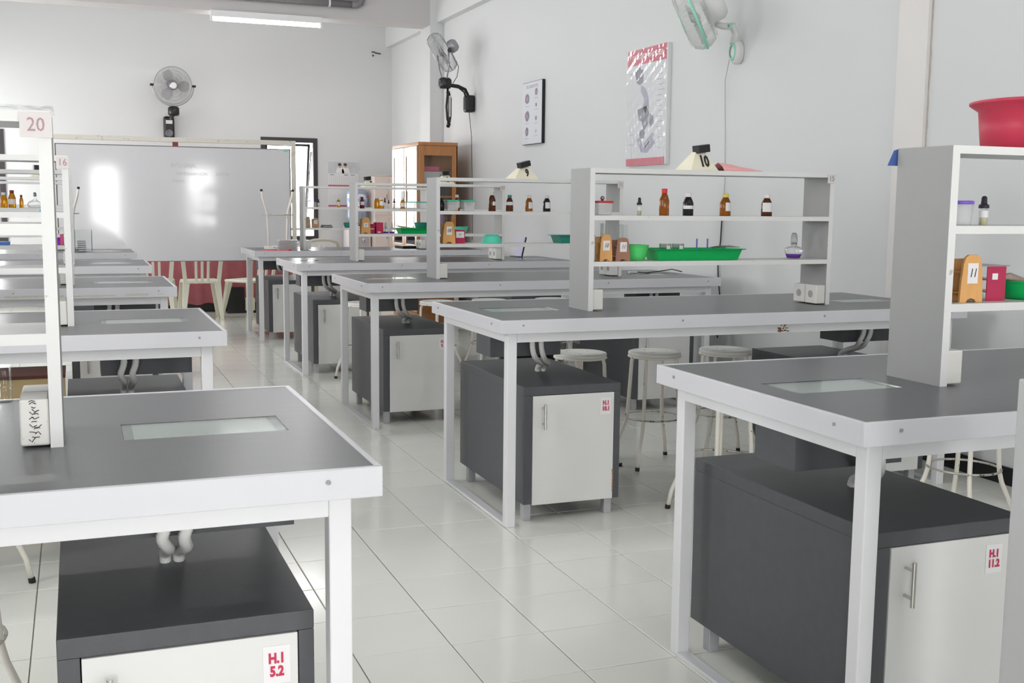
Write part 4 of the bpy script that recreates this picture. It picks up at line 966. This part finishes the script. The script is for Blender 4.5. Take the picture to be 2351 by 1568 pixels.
t = thing('microscope_poster', 'tall red-banded microscope poster under wrinkled plastic on the right wall', 'poster', (XR - .03, 3.05, 1.585))
L = .62; h = .865
B().box(0, .029, 0, L, 0, h).build('backing_board', mat('backing_white', (.74, .75, .75), .5), t)
p = B().box(-.0015, 0, .015, L, .0, h).build('poster_sheet', M_paper, t)
mred = mat('poster_red', (.56, .05, .10), .35)
B().box(-.0022, -.0015, .015, L, h - .115, h).build('red_band', mred, p); B().box(-.0022, -.0015, .015, L, 0, .055).build('red_band', mred, p)
text('MIKROSKOP BINOKULER', .050, (-.0028, .305, h - .058), WALLR, mat('poster_lettering', (.80, .74, .76), .4), p, 'poster_title', off=.0008, sx=.86)
mg = mat('poster_grey', (.20, .20, .25), .4); ml = mat('poster_lilac', (.34, .34, .44), .4)
for nm, m, pts in (('printed_eyepiece', mg, [(.50, .70), (.47, .74), (.45, .71), (.43, .75), (.40, .71), (.36, .71), (.37, .62), (.42, .60), (.47, .62)]), ('printed_arm', ml, [(.40, .60), (.33, .57), (.28, .50), (.27, .42), (.33, .38), (.36, .44), (.35, .50), (.40, .55)]), ('printed_body', mg, [(.45, .42), (.30, .44), (.26, .38), (.28, .30), (.34, .26), (.38, .33), (.42, .34)]), ('printed_knob', mg, [(.25, .38), (.20, .36), (.19, .31), (.23, .28), (.26, .31)]), ('printed_stage_knob', mg, [(.40, .26), (.35, .27), (.32, .24), (.34, .20), (.39, .20), (.41, .23)]), ('printed_base', ml, [(.45, .20), (.38, .10), (.28, .09), (.16, .16), (.20, .20), (.34, .13), (.40, .21)]), ('printed_tube', ml, [(.34, .16), (.20, .24), (.17, .22), (.31, .13)])):
    yz(pts, -.0026, -.0015, m, p, nm)
random.seed(31)
for q in range(16):
    yy = random.choice((.07, .10, .50, .53)); z = .12 + q * .038
    B().box(-.0019, -.0015, yy - .03, yy + .05, z, z + .005).build('caption_line', mat('caption_ink'), p)
# wrinkled plastic cover
b = B(); vs = []; fs = []; ny, nz = 40, 60; random.seed(17)
for i in range(ny + 1):
    for j in range(nz + 1):
        a = i / ny; c = j / nz; w = .0016 * math.sin(26 * a + 60 * c) + .0012 * math.sin(70 * a - 20 * c) + random.uniform(-.0007, .0007)
        vs.append((-.0060 + w * .8, .004 + (L + .002) * a, .002 + (h - .004) * c))
for i in range(ny):
    for j in range(nz): fs.append((i * (nz + 1) + j, i * (nz + 1) + j + 1, (i + 1) * (nz + 1) + j + 1, (i + 1) * (nz + 1) + j))
b._add(vs, fs).build('plastic_cover', M_film, t, smooth=True)

# ------------------------------------------------------------------ fans
def cage(t, r, d, m, nspoke=48, nring=4, wire=.0011, rimr=.004, name='fan_cage'):
    """cage disc, axis +z local, front at +d/2"""
    b = B()
    for s in (1, -1):
        for i in range(nspoke):
            a = 2 * PI * i / nspoke; c, q = math.cos(a), math.sin(a)
            tw = .0
            pts = [(.055 * c, .055 * q, s * (d * .5)), (.55 * r * c, .55 * r * q, s * (d * .5)), (.88 * r * c, .88 * r * q, s * d * .42), (r * c, r * q, s * d * .16), (r * c, r * q, 0)]
            b.tube(pts, wire, 3)
        for k in range(1, nring + 1):
            rr = r * k / (nring + 1); b.tube([(rr * math.cos(2 * PI * i / 32), rr * math.sin(2 * PI * i / 32), s * d * .5) for i in range(32)], wire * 1.2, 3, closed=True)
    o = b.build(name, m, t); o['kind'] = 'stuff'
    B().tube([(r * math.cos(2 * PI * i / 40), r * math.sin(2 * PI * i / 40), 0) for i in range(40)], rimr, 6, closed=True).build('cage_rim', m, t, smooth=True)
    return o
def blades(t, r, m, n=3):
    for k in range(n):
        a0 = 2 * PI * k / n; vs = []; fs = []
        for i in range(9):
            f = i / 8; rad = .05 + (r * .86 - .05) * f; wd = .35 + .55 * math.sin(PI * min(1, f * .9 + .1))
            for j in range(5):
                a = a0 + (j / 4 - .5) * wd * 1.2; vs.append((rad * math.cos(a), rad * math.sin(a), (j / 4 - .5) * .05))
        for i in range(8):
            for j in range(4): fs.append((i * 5 + j, i * 5 + j + 1, i * 5 + 6 + j, i * 5 + 5 + j))
        o = B()._add(vs, fs).build('fan_blade', m, t, smooth=True); o.modifiers.new('thick', 'SOLIDIFY').thickness = .002
def aim(t, d):
    return Vector((0, 0, 1)).rotation_difference(Vector(d)).to_euler()
def sub(objs, par, loc, eul):
    for o in objs: o.location = Vector(loc); o.rotation_euler = eul
def fan(t, head, direction, r, d, cm, bm_, hubm, nsp=48):
    before = set(t.children)
    cage(t, r, d, cm, nsp); blades(t, r, bm_)
    B().lathe([(.038, d * .49), (.040, d * .5 + .004), (.030, d * .5 + .010)], n=20).build('badge', M_pvc, t, smooth=True)
    B().lathe([(.045, -.02), (.055, .0), (.03, .03)], n=20).build('hub', hubm, t, smooth=True)
    B().lathe([(.055, -d * .5), (.070, -d * .5 - .02), (.068, -d * .5 - .07), (.045, -d * .5 - .10), (.02, -d * .5 - .105)], n=20).build('motor_housing', hubm, t, smooth=True)
    e = aim(t, direction)
    for o in t.children:
        if o not in before: o.location = Vector(head); o.rotation_euler = e
# far wall fan
t = thing('wall_fan', 'grey wall fan with round cage above the whiteboard', 'fan', (0, 0, 0))
hd = Vector((.182, 10.30, 2.69)); fan(t, hd, (0.05, -1, -.10), .225, .12, M_cage, M_blade, M_cage, 110)
B().tube([(hd.x + .245 * math.cos(a), hd.y, hd.z + .245 * math.sin(a)) for a in [PI + PI * i / 24 for i in range(25)]], .007, 8).build('yoke', M_cage, t, smooth=True)
for s in (-1, 1): B().cyl((hd.x + s * .225, hd.y, hd.z), (hd.x + s * .27, hd.y, hd.z), .014).build('side_knob', M_black, t)
B().lathe([(.055, 0), (.068, .02), (.068, .09), (.05, .11)], hd.x, hd.y, 2.325, 20).build('gear_housing', M_black, t, smooth=True)
B().tube([(hd.x, hd.y, 2.34), (hd.x - .01, hd.y + .15, 2.33), (hd.x - .03, YF - .04, 2.30)], .022, 8).build('bracket_arm', M_black, t, smooth=True)
B().box(hd.x - .10, hd.x + .03, YF - .10, YF, 2.06, 2.34).build('wall_plate', M_black, t, bevel=.03, seg=4)
B().box(hd.x - .075, hd.x + .005, YF - .104, YF - .10, 2.245, 2.29).build('plate_label', M_pvc, t)
B().lathe([(.040, 0), (.046, .008), (.040, .012), (.028, .012), (.026, .004)], hd.x - .035, YF - .10, 2.13, 20, axis=(0, -1, 0)).build('speed_dial', mat('dial_grey', (.16, .16, .18), .3), t, smooth=True)
B().tube([(hd.x + .02, YF - .06, 2.12), (hd.x + .05, YF - .05, 1.9)], .0015, 4).build('pull_cord', M_greyink, t)
# fan by the column
t = thing('wall_fan', 'wall fan tilted sideways on a black arm by the column', 'fan', (0, 0, 0))
hd = Vector((2.675, 7.30, 2.865)); dr_ = Vector((-.80, .30, -.52)).normalized(); fan(t, hd, dr_, .215, .17, M_cage, M_blade, M_cage, 84)
B().tube([(2.69, 7.12, 2.86), (2.70, 7.14, 2.70), (2.705, 7.22, 2.60), (2.71, 7.30, 2.58), (2.705, 7.38, 2.60), (2.70, 7.46, 2.70), (2.69, 7.50, 2.86)], .008, 8).build('yoke', M_cage, t, smooth=True)
B().cyl((2.685, 7.07, 2.865), (2.70, 7.12, 2.865), .022).build('side_knob', M_black, t)
B().lathe([(.055, 0), (.070, .02), (.070, .09), (.05, .11)], 2.71, 7.30, 2.495, 20).build('gear_housing', M_black, t, smooth=True)
B().tube([(2.76, 7.30, 2.535), (2.86, 7.32, 2.53), (2.95, 7.34, 2.50), (2.99, 7.35, 2.43), (3.0, 7.35, 2.36)], .016, 10).build('bracket_arm', M_black, t, smooth=True)
B().tube([(2.76, 7.28, 2.52), (2.86, 7.30, 2.51), (2.93, 7.32, 2.47), (2.96, 7.33, 2.40)], .010, 8).build('bracket_arm', M_black, t, smooth=True)
B().box(2.945, XR, 7.29, 7.41, 2.26, 2.44).build('wall_plate', M_black, t, bevel=.025, seg=4)
B().tube([(2.74, 7.30, 2.50), (2.72, 7.24, 2.44), (2.70, 7.22, 2.30), (2.71, 7.22, 2.17), (2.745, 7.24, 2.11)], .012, 8).build('power_lead', M_black, t, smooth=True)
B().tube([(2.76, 7.36, 2.47), (2.79, 7.38, 2.40), (2.79, 7.38, 2.22), (2.745, 7.30, 2.10)], .020, 8).build('control_handle', M_black, t, smooth=True)
B().box(2.755, 2.762, 7.26, 7.30, 2.20, 2.42).build('silver_strip', M_chrome, t)
B().tube([(2.80, 7.22, 2.78), (2.84, 7.24, 2.72), (2.83, 7.26, 2.62), (2.79, 7.28, 2.55)], .005, 6).build('lead_wire', M_greyink, t, smooth=True)
B().tube([(2.99, 7.33, 2.27), (3.02, 7.33, 2.0), (3.03, 7.33, 1.60), (3.035, 7.33, .9)], .0035, 5).build('pull_cord', M_ink, t)
# white and green fan
t = thing('wall_fan', 'white wall fan with mint green trim, cut by the top edge', 'fan', (0, 0, 0))
hd = Vector((2.70, 2.15, 2.475)); dr_ = Vector((-.77, .48, -.42)).normalized(); fan(t, hd, dr_, .215, .17, mat('white_cage', (.62, .63, .62), .4), mat('pale_blade', (.70, .72, .71), .4), M_fanwhite, 130)
e = aim(t, dr_)
o = B().tube([(.218 * math.cos(2 * PI * i / 40), .218 * math.sin(2 * PI * i / 40), .0) for i in range(40)], .0085, 8, closed=True).build('green_rim', M_fangreen, t, smooth=True); o.location = hd; o.rotation_euler = e
o = B().lathe([(.06, .088), (.075, .086), (.075, .090)], n=20).build('green_badge', M_fangreen, t); o.location = hd; o.rotation_euler = e
o = B().lathe([(.075, -.065), (.10, -.075), (.095, -.17), (.07, -.20), (.02, -.205)], n=24).build('rear_shell', M_fanwhite, t, smooth=True); o.location = hd; o.rotation_euler = e
o = B().box(-.02, .02, -.226, -.212, -.03, .03).build('black_latch', M_black, t); o.location = hd; o.rotation_euler = e
B().tube([(2.86, 2.15, 2.435), (2.92, 2.15, 2.425), (2.985, 2.15, 2.43), (3.01, 2.15, 2.38), (3.0, 2.15, 2.32)], .024, 10, rr=[.018, .022, .026, .024, .030]).build('swivel_arm', M_fanwhite, t, smooth=True)
B().lathe([(.012, 0), (.012, .03)], 2.945, 2.14, 2.428, 12, axis=(0, -1, 0)).build('green_button', M_fangreen, t)
B().lathe([(.004, -.004), (.045, -.002), (.052, .02), (.050, .05), (.045, .058)], 2.992, 2.15, 2.27, 24, axis=(1, 0, 0)).build('wall_mount', M_fanwhite, t, smooth=True)
o = B().lathe([(.030, 0), (.041, .0), (.041, .006), (.030, .006)], 0, 0, 0, 24, cap0=False, cap1=False).build('green_ring', M_fangreen, t, smooth=True); o.location = (2.990, 2.15, 2.27); o.rotation_euler = (0, -PI / 2, 0); o.scale = (1.35, .9, 1)
for oo in t.children:
    if oo.name.startswith('wall_mount'):
        oo.data.transform(Matrix.Translation((-2.992, -2.15, -2.27))); oo.data.transform(Matrix.Diagonal((1, 1, 1.5, 1))); oo.location = (2.992, 2.15, 2.27)
wc_ = B().tube([(3.0, 2.20, 2.23), (3.035, 2.30, 2.1), (3.04, 2.285, 1.75), (3.04, 2.27, 1.45), (3.042, 2.285, 1.24)], .0016, 4).build('fan_cord', M_greyink, t)
tag(B().tube([(3.040, 2.29, 1.24), (3.040, 2.30, 1.05), (3.040, 2.325, .92), (3.040, 2.315, .80), (3.040, 2.29, .70), (3.040, 2.32, .62), (3.04, 2.30, .4)], .0042, 6).build('wall_cable', M_ink), 'black cable running down the right wall behind the 15 rack', 'cable')

# fluorescent lamp, conduit pipe, wire stub
t = thing('fluorescent_lamp', 'lit fluorescent tube lamp hanging on the cross beam', 'lamp', (1.03, 8.40, 0))
B().box(-.60, .60, -.03, .02, 3.245, 3.316).build('lamp_housing', M_lamp_body, t, bevel=.004)
B().lathe([(.008, -.582), (.019, -.57), (.019, .57), (.008, .582)], 0, -.01, 3.222, 14, axis=(1, 0, 0)).build('lit_tube', M_lamp, t, smooth=True)
for s in (-1, 1): B().box(s * .59 - .012, s * .59 + .012, -.035, .015, 3.20, 3.262).build('lamp_holder', M_lamp_body, t)
FILL_LAMPS = [(-1.5, -3.6, 'over the camera side, left'), (1.2, -3.6, 'over the camera side, right'), (-1.4, .9, 'over the second left-hand bench'), (.6, .9, 'over the aisle at the second benches'), (-1.5, 5.2, 'over the fourth left-hand bench'), (.6, 5.2, 'over the aisle at the fourth benches')]  # unseen tube lamps added on the ceiling to brighten floor and bench tops
for q, (lx, ly, w) in enumerate(FILL_LAMPS):
    t2 = thing('added_fill_lamp', 'added unseen fluorescent fill lamp ' + w, 'lamp', (lx, ly, ZC), 0, 'added unseen fill lamps on the ceiling')
    B().box(-.60, .60, -.05, .05, -.05, 0).build('lamp_housing', M_lamp_body, t2)
    B().lathe([(.008, -.582), (.019, -.57), (.019, .57), (.008, .582)], 0, 0, -.075, 12, axis=(1, 0, 0)).build('lit_tube', M_lamp, t2, smooth=True)
t = thing('conduit_pipe', 'dark grey conduit pipe with elbow along the cross beam', 'pipe', (0, 8.37, 0))
B().tube([(-.9, 0, 3.474), (0, 0, 3.474), (1.0, 0, 3.474), (1.98, 0, 3.474)], .038, 14).build('pipe', M_grey_pipe, t, smooth=True)
B().tube([(1.96, 0, 3.474), (2.02, 0, 3.476), (2.06, 0, 3.50), (2.075, 0, 3.54), (2.078, 0, 3.62), (2.078, 0, 3.95)], .042, 14).build('elbow', M_grey_pipe, t, smooth=True)
B().lathe([(.043, 0), (.043, .02)], 1.70, 0, 3.474, 14, axis=(1, 0, 0)).build('pipe_clip', M_lamp_body, t)
tag(B().box(1.2, 1.98, 8.33, 8.415, 3.54, 3.60).build('cable_duct', mat('white_duct', (.75, .75, .74), .5), bevel=.003), 'white cable duct just above the grey conduit pipe', 'duct')
t = thing('wire_stub', 'loose wire ends with a small hole high on the far wall', 'wire', (2.82, YF - .01, 3.27))
B().tube([(-.05, 0, .01), (-.02, -.01, .012), (.0, -.01, 0), (.04, -.005, -.004), (.075, 0, -.008)], .007, 5).build('wire_end', M_ink, t)
B().lathe([(.012, 0), (.012, .006)], -.03, .009, -.035, 10, axis=(0, -1, 0)).build('drill_hole', M_ink, t)

# grey cupboard edge at the lower right
t = thing('grey_cupboard', 'tall grey laminate cupboard cut by the lower right edge', 'cupboard', (0, 0, 0))
gx, gy = .490, -2.76
B().box(gx, gx + .42, gy - .45, gy, 0, 1.0).build('cupboard_body', mat('mid_grey_laminate', (.46, .46, .47), .45), t, bevel=.003)
B().box(gx + .01, gx + .41, gy - .468, gy - .452, .06, .98).build('cupboard_door', M_door, t, bevel=.002)
t = thing('leaning_screen', 'small lilac screen with a black edge at the wall end of the 07 rack bench', 'screen', (2.56, 4.78, H))
B().box(-.035, .0, -.09, .09, 0, .006).build('screen_foot', M_black, t)
o = B().box(-.004, .004, -.09, .09, 0, .17).build('screen_panel', mat('lilac_panel', (.50, .48, .66), .4), t); o.rotation_euler = (0, .22, 0)
o = B().box(-.005, .006, -.10, -.088, 0, .175).build('black_edge', M_black, t); o.rotation_euler = (0, .22, 0)
# black bag under the bench of rack 11
t = thing('black_bag', 'black bag on the floor beside the wall-end cabinet of the 11 rack bench', 'bag', (1.96, 3.05, 0))
B().lathe([(.10, 0), (.19, .04), (.20, .20), (.17, .33), (.10, .42), (.03, .44)], n=20).build('bag_body', mat('black_fabric', (.010, .010, .012), .8, bump=.5, bscale=40), t, smooth=True)
B().tube([(-.06, 0, .42), (-.05, 0, .50), (0, 0, .53), (.05, 0, .50), (.06, 0, .42)], .008, 6).build('bag_handle', M_rubber, t)
